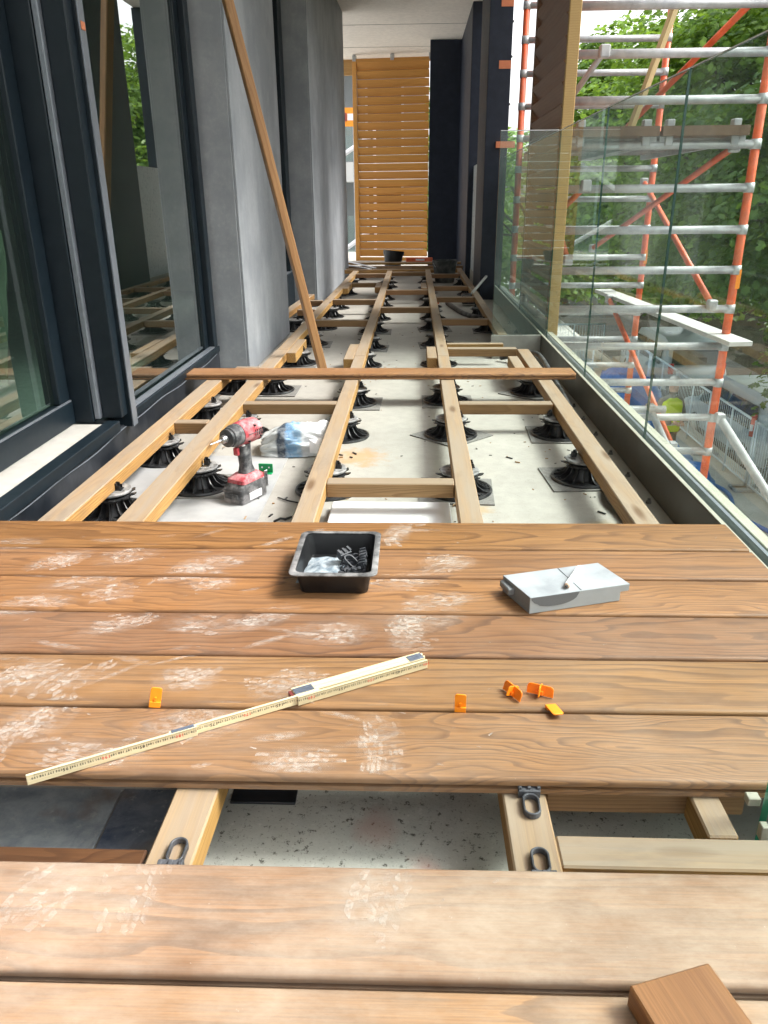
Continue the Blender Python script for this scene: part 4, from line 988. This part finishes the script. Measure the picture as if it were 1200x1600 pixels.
# conduit
def curve(pts, n=12):
    out = []; P_ = [Vector(p) for p in pts]; P_ = [P_[0]*2-P_[1]]+P_+[P_[-1]*2-P_[-2]]
    for i in range(1, len(P_)-2):
        for k_ in range(n):
            u = k_/n; a, b, c, d = P_[i-1:i+3]
            out.append(.5*((2*b)+(c-a)*u+(2*a-5*b+4*c-d)*u*u+(3*b-a-3*c+d)*u**3))
    out.append(P_[-2]); return out
def conduit(pts, r, label):
    c = curve(pts, 40); mb = MB(); mb.tube(c, [r*(1.0 if i % 2 else .86) for i in range(len(c))], 10); tag(mb.build('conduit', 'conduit', smooth=True), label, 'conduit', 'black corrugated conduits on the floor')
conduit([(.60, 1.6, .018), (.612, 2.02, .018), (.60, 2.2, .018), (.655, 2.5, .02), (.66, 3.0, .03), (.67, 3.6, .06), (.655, 4.05, .10), (.58, 4.3, .05), (.50, 4.38, .02)], .0135, 'black conduit running along the right joist beside the steel edge')
conduit([(.30, 6.95, .015), (.40, 6.3, .014), (.52, 6.05, .014), (.58, 6.3, .014), (.60, 7.0, .014)], .02, 'black conduit looping on the floor near the dark taped column')
# ---------------------------------------------------------------- buckets etc at the far end
def bucket(name, label, loc, r0, r1, h, mat, rot=(0, 0, 0), handle=True, fill=None):
    t = thing(name, label, 'bucket', loc, rot)
    smooth_by_angle(MB().lathe([(0, 0), (r0, 0), (r1, h-.025), (r1+.006, h-.025), (r1+.008, h), (r1-.004, h), (r0-.005, .01), (0, .01)], 28).build('body', mat, t, world=False), 40)
    if handle:
        MB().tube([((r1+.008)*math.cos(a), -.02-(r1*.55)*math.sin(a)*.35, h-.02-.09*math.sin(a)) for a in np.linspace(0, math.pi, 16)], .003, 6).build('handle', 'galv', t, world=False, smooth=True)
    for a in (0, 180): MB().box((r1+.002)*math.cos(R(a))-.008, (r1+.002)*math.cos(R(a))+.008, -.012, .012, h-.045, h-.005).build('lug', mat, t, world=False)
    if fill: MB().lathe([(0, h*.55), (r1-.02, h*.55)], 20).build('mortar', fill, t, world=False)
    return t
bucket('bucket', 'black bucket standing on the far boards before the golden screen', (-.272, 10.4, .03), .10, .125, .225, 'bucket', (R(-4), R(5), 0))
bucket('bucket', 'mortar-stained bucket on the floor before the dark navy wall', (.352, 8.95, .0), .105, .132, .235, 'bucket_c', (0, R(-1), R(20)), True, 'block')
t = thing('spirit_level', 'orange-red tool case lying before the golden screen', 'tool case', (.06, 10.9, .1), (0, 0, R(2)))
MB().box(-.16, .2, -.03, .03, -.03, .035).build('body', 'orange_tube', t, world=False, bevel=.005); MB().box(-.03, .09, -.034, -.031, .0, .022).build('vial_window', 'white_pl', t, world=False)
for i, (a, b, lab) in enumerate((((-.95, 10.6, .14), (-.45, 9.3, .135), 'upper long pale trim strip lying at the far left end'), ((-1.0, 10.2, .13), (-.50, 9.25, .128), 'lower long pale trim strip lying at the far left end'))):
    o = beam('trim_strip', a, b, .045, .01, 'white_pl', None, .001); tag(o, lab, 'trim', 'pale trim strips at the far end')
o = beam('far_plank', (-.95, 10.15, .13), (.62, 10.2, .13), .12, .025, 'joist', None); tag(o, 'brown plank lying across the far end before the screen', 'plank')
t = thing('tool_handle', 'dark tool with pale handle propped on the far right joist', 'tool', (.60, 6.9, .117))
MB().tube([(.50, 6.75, .12), (.66, 7.25, .21)], .012, 8).build('handle', 'galv', t); MB().box(.42, .56, 6.8, 6.95, .02, .10).build('head', 'plastic', t, bevel=.01)
o = MB().box(-.02, .02, -.015, .015, 0, .055).build('orange_wedge', 'orange_tube', None, bevel=.003, loc=(.205, 7.0, 0)); tag(o, 'small orange wedge on the floor by the far right joist', 'wedge'); o.rotation_euler = (0, R(25), 0)

# ---------------------------------------------------------------- scaffold
sc = thing('scaffold_tower', 'scaffold of orange standards and galvanised rungs outside the glass', 'scaffold', (1.5, 6.4, -3.9))
def clampcuff(mb, p, axis, r=.036, L=.05): p = Vector(p); a = Vector(axis).normalized(); mb.tube([p-a*L/2, p+a*L/2], r, 12); return mb
YA, YB = 5.30, 7.45
stand = {}
for Y in (YA, YB):
    for X in (.925, 2.105):
        zb = -3.9; zt = 3.9
        stand[(X, Y)] = MB().tube([(X, Y, zb), (X, Y, zt)], .0275, 14).build('standard', 'orange_tube', sc, smooth=True)
        MB().box(X-.08, X+.08, Y-.08, Y+.08, -3.9, -3.89).build('base_plate', 'galv', sc)
        if X > 2: MB().box(X+.0, X+.0285, Y-.028, Y-.01, .30, .42).build('yellow_sticker', 'spacer_y', stand[(X, Y)])
z = 1.9+8*.2472
k_ = 0
while z > -3.6:
    for Y, r in ((YA, .0255), (YB, .0255)):
        zz = z if Y == YA else z-.06
        o = MB().tube([(.925, Y, zz), (2.105, Y, zz)], r, 12).build('rung', 'galv', sc, smooth=True)
        for X in (.925, 2.105): clampcuff(MB(), (X, Y, zz), (0, 0, 1), .0325, .058).build('cuff', 'galv', o, smooth=True)
    z -= .2472
def brace(p0, p1, r=.021, mat='orange_tube'):
    o = MB().tube([p0, p1], r, 12).build('brace', mat, sc, smooth=True)
    for p in (p0, p1):
        q = Vector(p); MB().box(q.x-.03, q.x+.03, q.y-.03, q.y+.03, q.z-.035, q.z+.035).build('coupler', 'galv', o, bevel=.008)
    return o
brace((2.08, YA+.06, 2.02), (1.66, YB-.08, 1.26)); brace((2.0, YA+.06, 1.15), (1.80, YB-.08, .46) if False else (1.62, YB-.08, .44))
brace((1.965, YA-.05, .20), (2.02, YB-.06, .985)); brace((1.76, YB-.3, .02), (1.87, YA+.05, -.80))
brace((1.12, YA-.05, 1.66), (.96, YA+.5, 1.36), .018, 'galv'); brace((1.08, YA-.04, .93), (.95, YA+.5, .70), .018); brace((.96, YA+.4, .78), (1.02, YA+.05, .48), .018)
brace((2.13, YA-.06, -.56), (3.9, YA-1.6, -3.3), .03, 'galv'); brace((1.65, YA-.05, -.50), (2.6, YA-1.3, -2.6), .024, 'galv')
MB().tube([(1.15, YA-.06, -.50), (1.75, YA-.06, -.50)], .026, 12).build('rung', 'galv', sc, smooth=True)
# platform seen from below
pf = MB()
for i in range(2):
    x0 = .97+i*.54
    o = MB().box(x0, x0+.52, YA-.02, YB+.04, 1.215, 1.235).build('platform_deck', 'brown_ply', sc)
    for xx in (x0, x0+.48): MB().box(xx, xx+.04, YA-.02, YB+.04, 1.165, 1.2145).build('side_beam', 'galv', o)
    MB().box(x0, x0+.52, YA-.075, YA-.022, 1.205, 1.26).build('hook_bar', 'brown_ply', o)
    for xx in (x0+.03, x0+.43): MB().box(xx, xx+.05, YA-.035, YA+.03, 1.15, 1.30).build('hook', 'galv', o, bevel=.006)
    for yy in np.linspace(YA+.3, YB-.3, 5): MB().box(x0+.041, x0+.479, yy-.02, yy+.02, 1.19, 1.2145).build('cross_rib', 'galv', o)
o = beam('timber_plank', (1.61, 6.6, 1.237), (2.03, 6.3, 2.9), .09, .03, 'plank', None); tag(o, 'pale timber plank standing slanted on the scaffold platform', 'plank')
o = beam('white_board', (2.10, 5.02, .0), (1.80, 7.6, .06), .155, .03, 'pale_board', None, .002); tag(o, 'white board laid across scaffold rungs, poking past the right orange standard', 'board')

# ---------------------------------------------------------------- site below: fences, pipes, tarps, vans, worker
def fence_panel(name, label, x0, y0, x1, y1, z0, h, group=None, hi=True):
    d = Vector((x1-x0, y1-y0, 0)); L = d.length; a = math.atan2(d.y, d.x)
    t = thing(name, label, 'fence', (x0, y0, z0), (0, 0, a), group)
    for x in (0.02, L/2, L-.02): MB().tube([(x, 0, 0), (x, 0, h)], .021, 8).build('post', 'fence', t, world=False, smooth=True)
    MB().tube([(0, 0, h), (L, 0, h)], .024, 8).build('top_rail', 'fence', t, world=False, smooth=True)
    MB().tube([(0, 0, .12), (L, 0, .12)], .018, 8).build('bottom_rail', 'fence', t, world=False, smooth=True)
    n = int(L/.085); bar = MB()
    for i in range(1, n): bar.tube([(i*L/n, 0, .12), (i*L/n, 0, h)], .0045, 4)
    tag(bar.build('mesh_bars', 'fence', t, world=False), kind='stuff')
    for x in (0.02, L-.02): MB().box(x-.1, x+.1, -.25, .25, 0, .06).build('foot', 'block', t, world=False, bevel=.01)
    return t
FX = 5.85
ys = [8.6, 10.7, 12.8, 14.9, 17.0, 19.1, 21.2]
FN = ['nearest', 'second nearest', 'third nearest', 'fourth nearest', 'fifth nearest', 'farthest']
for i in range(len(ys)-1):
    fence_panel('site_fence', f'{FN[i]} panel of the pale mesh fence between building site and road', FX, ys[i]+.03, FX, ys[i+1]-.03, -3.9, 1.22, 'mesh fence panels along the road')
fence_panel('site_fence', 'short cross fence closing off the far end of the site', 4.0, 24.0, 5.9, 24.1, -3.9, 1.2)
fence_panel('site_fence', 'second cross fence before the pipe stack at the far site end', 3.3, 20.2, 4.7, 20.1, -3.9, 1.15)
t = thing('pipe_stack', 'stack of grey and rusty scaffold tubes lying on the site ground', 'pipes', (3.7, 13.5, -3.9))
for i in range(11):
    x = 3.0+.17*(i % 6)+random.uniform(-.05, .05)+.08*(i > 5); zz = -3.82+.15*(i//6)
    y0 = 11.6+random.uniform(-.5, .5); MB().tube([(x, y0, zz), (x+random.uniform(-.3, .3)+.25, y0+5.2, zz)], .07, 10).build('pipe', 'pipe_red' if i % 3 == 1 else 'pipe_grey', t, smooth=True)
def tarp(label, cx, cy, w, d, h):
    mb = MB(); nu = 14
    for j in range(nu+1):
        for i in range(nu+1):
            u, v = i/nu*2-1, j/nu*2-1; r = max(abs(u), abs(v))
            z = h*(1-max(0, (r-.62)/.38)**1.3)+.05*math.sin(u*8+v*5)*(r < .95)+.04*math.sin(v*11)
            mb.v.append((cx+u*w/2*(1+.06*math.sin(v*7)), cy+v*d/2*(1+.05*math.sin(u*6)), -3.9+max(.01, z)))
    for j in range(nu):
        for i in range(nu):
            a = j*(nu+1)+i; mb.f.append((a, a+1, a+nu+2, a+nu+1)); mb.mi.append(0)
    tag(mb.build('blue_tarpaulin', 'blue', smooth=True), label, 'tarpaulin', 'blue tarpaulin heaps on the site')
tarp('nearer blue tarpaulin heap on the site beside the tubes', 4.35, 12.4, 1.1, 2.6, .75); tarp('farther blue tarpaulin heap on the site beside the fence', 5.15, 18.2, 1.1, 3.2, .9)
t = bucket('red_tub', 'red mortar tub on the site ground behind the tube stack', (4.35, 18.6, -3.9), .24, .33, .4, 'red_tub', handle=False); t['category'] = 'tub'
for i, (x, y, lab) in enumerate(((5.35, 13.2, 'blue hose coiling along the foot of the fence'),)):
    tag(MB().tube(curve([(5.3, 9.5, -3.87), (5.5, 10.6, -3.87), (5.25, 11.6, -3.87), (5.45, 12.6, -3.87), (5.2, 13.6, -3.87), (5.3, 15, -3.87), (5.0, 16.5, -3.87)]), .035, 8).build('hose', 'blue', smooth=True), lab, 'hose')
tag(MB().tube(curve([(5.0, 9.8, -3.87), (5.3, 11.0, -3.87), (5.0, 12.1, -3.87), (5.1, 13.6, -3.87)]), .03, 8).build('hose', 'blue', smooth=True), 'shorter blue hose on the ground nearer the building', 'hose')
t = thing('warning_lamp', 'red and white warning marker clipped to the mesh fence', 'marker', (5.83, 12.9, -2.75))
MB().tube([(5.83, 12.9, -2.95), (5.83, 12.9, -2.62)], .045, 10).build('body', 'red_tub', t, smooth=True); MB().tube([(5.80, 12.88, -2.85), (5.80, 12.88, -2.74)], .03, 10).build('white_band', 'white_pl', t); MB().lathe([(.0, -2.56), (.05, -2.58), (.05, -2.619), (0, -2.6195)], 12, 0, 5.83, 12.9).build('cap', 'tail', t, smooth=True)
def van(label, x, y, rz, z0, h, L, wdt, mat):
    t = thing('parked_van', label, 'van', (x, y, z0), (0, 0, rz), 'vans parked beyond the fence')
    hw = wdt/2
    prof = [(-L/2, .35), (-L/2-.03, .8), (-L/2+.06, h*.55), (-L/2+.28, h*.93), (-L/2+.7, h), (L/2-1.9, h), (L/2-1.5, h*.96), (L/2-.75, h*.58), (L/2-.1, h*.48), (L/2, .75), (L/2-.02, .35)]
    rings = []
    for s, k1 in ((-1, .90), (-.97, .97), (-.85, 1.0), (.85, 1.0), (.97, .97), (1, .90)):
        rings.append([(s*hw*(1-.13*max(0, (zz/h-.5))*2 if abs(s) > .9 else 1), yy*k1 if abs(s) == 1 else yy*(.5+.5*k1), .35+(zz-.35)*(k1 if abs(s) > .9 else 1)) for yy, zz in prof])
    smooth_by_angle(loft(rings).build('body', mat, t, world=False), 50)
    MB().add([(-hw*.8, -L/2+.045, h*.6), (hw*.8, -L/2+.045, h*.6), (hw*.72, -L/2+.215, h*.88), (-hw*.72, -L/2+.215, h*.88)], [(0, 1, 2, 3)]).build('rear_window', 'carglass', t, world=False)
    for s in (-1, 1):
        for (ya, yb) in ((-L/2+.5, -.35), (-.25, L/2-1.25)):
            MB().add([(s*(hw*1.0), ya, h*.56), (s*hw*1.0, yb+.25, h*.56), (s*hw*.93, yb, h*.86), (s*hw*.93, ya+.08, h*.86)], [(0, 1, 2, 3) if s > 0 else (3, 2, 1, 0)]).build('side_window', 'carglass', t, world=False)
        for yy in (-L/2+.85, L/2-.9):
            w = MB().lathe([(0, -.1), (.3, -.1), (.32, -.07), (.32, .07), (.3, .1), (0, .1)], 20).build('wheel', 'tyre', t, world=False, smooth=True); w.rotation_euler = (0, R(90), 0); w.location = (s*(hw-.08), yy, .32)
            MB().lathe([(0, -.105), (.18, -.105), (.18, .105), (0, .105)], 16).build('rim', 'galv', w, world=False)
        MB().box(s*hw*.82-.07, s*hw*.82+.07, -L/2-.035, -L/2+.03, .8, 1.1).build('tail_lamp', 'tail', t, world=False, bevel=.01)
    MB().box(-hw*.9, hw*.9, -L/2-.09, -L/2+.05, .35, .58).build('bumper', 'tyre', t, world=False, bevel=.03)
    return t
van('silver van nearer the right edge, parked beyond the mesh fence', 7.85, 17.2, R(3), -4.6, 1.72, 4.3, 1.8, 'carpaint')
van('silver van farther away, parked beyond the worker behind the fence', 8.0, 24.2, R(2), -4.6, 1.75, 4.4, 1.8, 'carpaint')

# worker
def skin_chain(name, verts, edges, mat, parent, sub=2, root=0):
    me = bpy.data.meshes.new(name); me.from_pydata([v[:3] for v in verts], edges, []); me.materials.append(M[mat])
    o = link(name, me, parent, False)
    sm = o.modifiers.new('skin', 'SKIN'); sm.use_smooth_shade = True
    sl = me.skin_vertices[0].data
    for i, v in enumerate(verts): sl[i].radius = (v[3], v[4] if len(v) > 4 else v[3]); sl[i].use_root = (i == root)
    ss = o.modifiers.new('sub', 'SUBSURF'); ss.levels = sub; ss.render_levels = sub
    return o
t = thing('person', 'worker in white helmet and yellow hi-vis vest standing below on the site', 'person', (4.62, 13.6, -3.9), (0, 0, R(192)))
# faces local -Y -> rotated; local: x right, y forward
bodyv = [(0, 0, .92, .15, .11), (0, 0, 1.10, .145, .105), (0, 0, 1.30, .17, .11), (0, .01, 1.42, .13, .09), (0, .02, 1.50, .055), (0, .04, 1.58, .06),
         (-.19, 0, 1.40, .068), (-.26, .02, 1.16, .052), (-.16, .22, 1.08, .04), (-.09, .27, 1.09, .035),
         (.19, 0, 1.40, .068), (.26, .02, 1.16, .052), (.16, .22, 1.06, .04), (.09, .28, 1.07, .035),
         (-.09, 0, .86, .095), (-.10, .02, .48, .07), (-.10, -.01, .10, .05), (.09, 0, .86, .095), (.10, .03, .48, .07), (.11, 0, .10, .05)]
be = [(0, 1), (1, 2), (2, 3), (3, 4), (4, 5), (3, 6), (6, 7), (7, 8), (8, 9), (3, 10), (10, 11), (11, 12), (12, 13), (0, 14), (14, 15), (15, 16), (0, 17), (17, 18), (18, 19)]
skin_chain('body', bodyv, be, 'workcloth', t)
trv = [(0, 0, .93, .155, .125), (-.092, 0, .82, .105), (-.10, .02, .48, .082), (-.10, -.01, .08, .068), (.092, 0, .82, .105), (.10, .03, .48, .082), (.11, 0, .08, .068)]
skin_chain('trousers', trv, [(0, 1), (1, 2), (2, 3), (0, 4), (4, 5), (5, 6)], 'trousers', t)
vest = loft([[(x, y, .86) for x, y in rrect(.20, .15, .10)], [(x, y, 1.1) for x, y in rrect(.195, .145, .10)], [(x, y, 1.3) for x, y in rrect(.205, .145, .10)], [(x, y+.005, 1.40) for x, y in rrect(.19, .12, .09)], [(x, y+.01, 1.47) for x, y in rrect(.10, .075, .06)]], False, False)
o = vest.build('vest', 'hivis', t, world=False, smooth=True)
for z in (.98, 1.16): loft([[(x, y, z) for x, y in rrect(.203, .153, .10)], [(x, y, z+.05) for x, y in rrect(.203, .153, .10)]], False, False).build('reflective_band', 'reflect', o, world=False, smooth=True)
hd = MB(); hd.lathe([(0, 1.52), (.045, 1.53), (.066, 1.57), (.077, 1.63), (.078, 1.68), (.07, 1.73), (.045, 1.765), (0, 1.775)], 20); hd.v = [(x, y*1.15+.045, z) for x, y, z in hd.v]
h = hd.build('head', 'skin', t, world=False, smooth=True)
MB().add([(-.012, .125, 1.62), (.012, .125, 1.62), (0, .128, 1.67), (0, .152, 1.625), (0, .128, 1.605)], [(0, 3, 2), (1, 2, 3), (0, 4, 3), (1, 3, 4)]).build('nose', 'skin', h, world=False)
for s in (-1, 1):
    MB().box(s*.03-.011, s*.03+.011, .118, .126, 1.655, 1.666).build('eye', 'lead', h, world=False, bevel=.003); MB().box(s*.08-.006, s*.08+.006, .025, .06, 1.62, 1.68).build('ear', 'skin', h, world=False, bevel=.005)
MB().box(-.024, .024, .112, .121, 1.578, 1.588).build('mouth', 'redtip', h, world=False, bevel=.003)
bd = MB(); bd.lathe([(.064, 1.535), (.079, 1.58), (.081, 1.615)], 20); bd.v = [(x, y*1.15+.045, z) for x, y, z in bd.v]; 
bd.f = [f for f in bd.f if sum(bd.v[i][1] for i in f)/4 < .03 or sum(bd.v[i][2] for i in f)/4 < 1.56]; bd.mi = [0]*len(bd.f); bd.build('hair', 'boot', h, world=False, smooth=True)
ht = MB(); ht.lathe([(.105, 1.712), (.112, 1.716), (.098, 1.735), (.094, 1.775), (.078, 1.825), (.045, 1.85), (0, 1.857)], 24); ht.v = [(x*.98, y*1.22+.045+(.03 if y > .09 and z < 1.73 else 0), z) for x, y, z in ht.v]
ht.build('helmet', 'hat', t, world=False, smooth=True)
for s in (-1, 1):
    hp = Vector((s*.075, .295, 1.08)); hv = [(*hp, .026, .034), (hp.x-s*.02, hp.y+.06, hp.z+.005, .03, .036), (hp.x-s*.03, hp.y+.085, hp.z, .022, .034)]
    hnd = skin_chain('hand', hv, [(0, 1), (1, 2)], 'skin', t, 2)
    for q in range(4):
        b0 = Vector((hp.x-s*.03+(q-1.5)*.016, hp.y+.09, hp.z+.002)); ln = (.045, .052, .05, .04)[q]
        f_ = MB().tube([b0, b0+Vector((0, ln*.5, -.005)), b0+Vector((-s*.004, ln*.8, -.022)), b0+Vector((-s*.004, ln*.75, -.042))], [.0085, .008, .0075, .006], 8); f_.build('finger', 'skin', hnd, world=False, smooth=True)
    MB().tube([hp+Vector((-s*.03, .02, 0)), hp+Vector((-s*.055, .045, -.005)), hp+Vector((-s*.06, .075, -.015))], [.011, .01, .008], 8).build('thumb', 'skin', hnd, world=False, smooth=True)
    MB().box(s*.105-.05, s*.105+.05, -.08, .19, 0, .09).build('boot', 'boot', t, world=False, bevel=.03, seg=2)

# ---------------------------------------------------------------- neighbouring building seen through the left gap
t = thing('neighbour_building', 'pale neighbouring block with glass balconies beyond the golden screen', 'building', (-3, 24, -3.9))
MB().box(-9, .3, 24.6, 30, -3.9, 8).build('wall', 'wall_grey', t)
for z0, z1 in ((-1.0, -.55), (1.35, 1.85), (4.4, 4.9), (7.4, 8)): MB().box(-9.2, .4, 23.2, 24.59, z0, z1).build('balcony_slab', 'wall_pale', t)
for z0 in (-.54, 1.86, 4.91):
    for i in range(6):
        o = MB().box(-9.1+i*1.56, -7.58+i*1.56, 23.28, 23.30, z0+.02, z0+1.0).build('balcony_pane', 'glass', t)
for z0 in (-3.5, -.4, 2.1, 5.0):
    for i in range(5): 
        o = MB().box(-8.4+i*1.75, -7.3+i*1.75, 24.55, 24.598, z0+.1, z0+1.8).build('window', 'fence', t); MB().box(-8.33+i*1.75, -7.37+i*1.75, 24.53, 24.549, z0+.17, z0+1.73).build('pane', 'carglass', o)
t = thing('hoarding_sign', 'orange hoarding strip with dark red patch on the neighbouring balcony', 'sign', (-2, 21.8, 2.7))
MB().box(-2.15, -1.5, 21.8, 21.84, 2.62, 3.05).build('panel', 'sign_o', t); MB().box(-2.05, -1.72, 21.785, 21.799, 2.74, 2.93).build('red_patch', 'sign_r', t); MB().box(-1.70, -1.45, 21.785, 21.799, 2.76, 2.91).build('pale_patch', 'white_pl', t)
for x in (-2.1, -1.55): MB().tube([(x, 21.86, -3.9), (x, 21.86, 2.7)], .03, 8).build('post', 'galv', t)
t = thing('stair_railing', 'white zigzag stair railing beyond the golden screen', 'railing', (-1.6, 17, -3.9))
for a, b in (((-2.6, 17, -.9), (-.8, 17, .35)), ((-2.6, 17, .45), (-.8, 17, -.55)), ((-2.6, 17, -2.2), (-.8, 17, -1.0)), ((-2.6, 17, 1.0), (-.8, 17, 2.1))): MB().tube([a, b], .045, 8).build('handrail', 'white_pl', t)
for x in (-2.6, -1.75, -.8): MB().tube([(x, 17.06, -3.9), (x, 17.06, 2.2)], .03, 8).build('post', 'white_pl', t)

# ---------------------------------------------------------------- trees
LEAF = np.array([(0, -.5), (.18, -.34), (.5, -.2), (.3, .02), (.42, .28), (.14, .26), (0, .55), (-.14, .26), (-.42, .28), (-.3, .02), (-.5, -.2), (-.18, -.34)], float)
TRI = [(0, 1, 11), (1, 2, 3), (1, 3, 9), (1, 9, 11), (11, 9, 10), (3, 4, 5), (3, 5, 9), (9, 5, 7), (9, 7, 8), (5, 6, 7)]
LEAF_S = np.array([(0, -.5), (.42, -.12), (.2, .15), (0, .55), (-.2, .15), (-.42, -.12)], float); TRI_S = [(0, 1, 5), (1, 2, 4), (1, 4, 5), (2, 3, 4)]
def leaves(centers, outdirs, size, full=True):
    n = len(centers); L, T = (LEAF, TRI) if full else (LEAF_S, TRI_S)
    up_ = outdirs*.55+np.array((0, 0, .75))+rng.normal(0, .45, (n, 3)); up_ /= np.linalg.norm(up_, axis=1)[:, None]
    a = rng.normal(0, 1, (n, 3)); u = np.cross(a, up_); u /= np.linalg.norm(u, axis=1)[:, None]; w = np.cross(up_, u)
    s = size*rng.uniform(.65, 1.25, n)
    vs = centers[:, None, :]+(L[None, :, 0, None]*u[:, None, :]+L[None, :, 1, None]*w[:, None, :])*s[:, None, None]
    droop = (L[:, 0]**2+L[:, 1]**2)*-.35
    vs = vs+up_[:, None, :]*(droop[None, :, None]*s[:, None, None])
    k_ = len(L); T = np.array(T)
    f = (np.arange(n)[:, None, None]*k_+T[None]).reshape(-1, 3)
    return vs.reshape(-1, 3), f
def tri_mesh(name, v, f, mat):
    me = bpy.data.meshes.new(name); me.vertices.add(len(v)); me.vertices.foreach_set('co', v.astype(np.float32).ravel())
    me.loops.add(len(f)*3); me.loops.foreach_set('vertex_index', f.astype(np.int32).ravel()); me.polygons.add(len(f))
    me.polygons.foreach_set('loop_start', np.arange(0, len(f)*3, 3, dtype=np.int32)); me.polygons.foreach_set('loop_total', np.full(len(f), 3, np.int32))
    me.materials.append(M[mat]); me.update(); me.validate(); return me
def tree(name, label, base, crown_c, rad, nblob, nleaf, size, mat, full=True, blob_r=(.7, 1.3)):
    t = thing(name, label, 'tree', base, group='roadside trees')
    b = Vector(base); c = Vector(crown_c)
    tr = MB(); tr.tube([b, b+(c-b)*.3+Vector((.1, .05, 0)), b+(c-b)*.7, c+Vector((0, 0, rad[2]*.45))], [.28, .2, .15, .05], 10)
    tr.build('trunk', 'bark', t, smooth=True)
    cs = []; dirs = []
    lim = MB()
    for i in range(nblob):
        d = rng.normal(0, 1, 3); d /= np.linalg.norm(d); r = rng.uniform(.35, 1.0)**.5
        bc_ = np.array(c)+d*np.array(rad)*r*.88
        br = rng.uniform(*blob_r)
        m = nleaf//nblob
        dd = rng.normal(0, 1, (m, 3)); dd /= np.linalg.norm(dd, axis=1)[:, None]; dd[:, 2] = np.where(dd[:, 2] < -.35, -dd[:, 2], dd[:, 2])
        rr = rng.uniform(.55, 1.05, m)
        pp = bc_+dd*rr[:, None]*br*np.array((1.15, 1.15, .62))
        cs.append(pp); dirs.append(dd*.6+d*.5)
        st = b+(c-b)*rng.uniform(.35, .95)
        if i % 2 == 0: lim.tube([st, (st+Vector(bc_))/2+Vector((0, 0, .2)), Vector(bc_)], [.07, .045, .015], 5)
    v, f = leaves(np.concatenate(cs), np.concatenate(dirs), size, full)
    me = tri_mesh('crown', v, f, mat); o = link('crown', me, t)
    lim.build('limbs', 'bark', t, smooth=True)
    return t
tree('maple_tree', 'large leafy maple behind the scaffold, filling the view right of centre', (8.8, 17.0, -3.5), (7.6, 16.2, 1.6), (3.9, 4, 4.2), 150, 60000, .135, 'leaf2')
tree('maple_tree', 'nearest leafy maple at the right edge with low hanging branches', (9.4, 12.4, -3.6), (7.9, 12.3, 1.2), (3.7, 3.8, 4.2), 130, 52000, .125, 'leaf')
tree('maple_tree', 'tall maple behind the left side of the scaffold', (8.8, 24.5, -3.4), (7.3, 24, .9), (3.7, 4, 4.5), 105, 26000, .18, 'leaf2')
tree('maple_tree', 'maple top showing beside the brown screen above the scaffold rungs', (8.0, 27.5, -3.4), (6.7, 27, 2.0), (2.5, 3, 4.1), 80, 18000, .2, 'leaf2')
tree('broadleaf_tree', 'distant tree seen between the dark column and brown screen', (7.0, 36, -4), (5.0, 35, -.3), (5, 5, 3.9), 60, 9000, .32, 'leaf2', False, (1, 1.7))
tree('broadleaf_tree', 'tree beyond the neighbouring block at the left gap', (-2, 34, -4), (-2.5, 33, 1.6), (5, 4, 4), 40, 6000, .32, 'leaf3', False, (1, 1.7))
tree('maple_tree', 'maple out to the right of the balcony, seen reflected in windows', (10.5, 6.5, -3.8), (10, 6.5, 1.5), (4, 4, 4.5), 60, 9000, .22, 'leaf', False)
tree('maple_tree', 'maple beside the near balcony end, seen only reflected in glass', (10.5, -1, -3.8), (10, -1, 1.5), (4, 4.5, 4.5), 50, 7000, .25, 'leaf', False)
# dense far greenery and low shrubs on the bank
n = 9000; y = rng.uniform(8, 60, n); x = 12.3+rng.uniform(0, 1, n)**.7*9; z = -4.2+np.clip((x-11.7)/4, 0, 1)*2.6+rng.uniform(0, 1, n)**2*1.6*np.clip((x-12)/3, 0, 1)
v, f = leaves(np.stack([x, y, z], 1), np.tile(np.array((-.3, -.3, .5)), (n, 1)), .34, False)
tag(link('bank_shrubs', tri_mesh('bank_shrubs', v, f, 'leaf3')), 'low leafy shrubs covering the bank beyond the road', 'shrubs', kind='stuff')
n = 14000; y = rng.uniform(40, 95, n); x = rng.uniform(-3, 60, n); z = rng.uniform(0, 1, n)*(4.2+1.6*np.sin(x*.31)+1.1*np.sin(x*.83+y*.1))-4.2
x2 = rng.uniform(19, 30, 8000); y2 = rng.uniform(-25, 45, 8000); z2 = rng.uniform(0, 1, 8000)*(8+1.8*np.sin(y2*.5)+np.sin(y2*1.3))-3.0
pp = np.concatenate([np.stack([x, y, z], 1), np.stack([x2, y2, z2], 1)])
v, f = leaves(pp, np.tile(np.array((-.2, -.5, .5)), (len(pp), 1)), .75, False)
tag(link('far_trees', tri_mesh('far_trees', v, f, 'leaf3')), 'dense distant belt of trees behind the road', 'trees', kind='stuff')
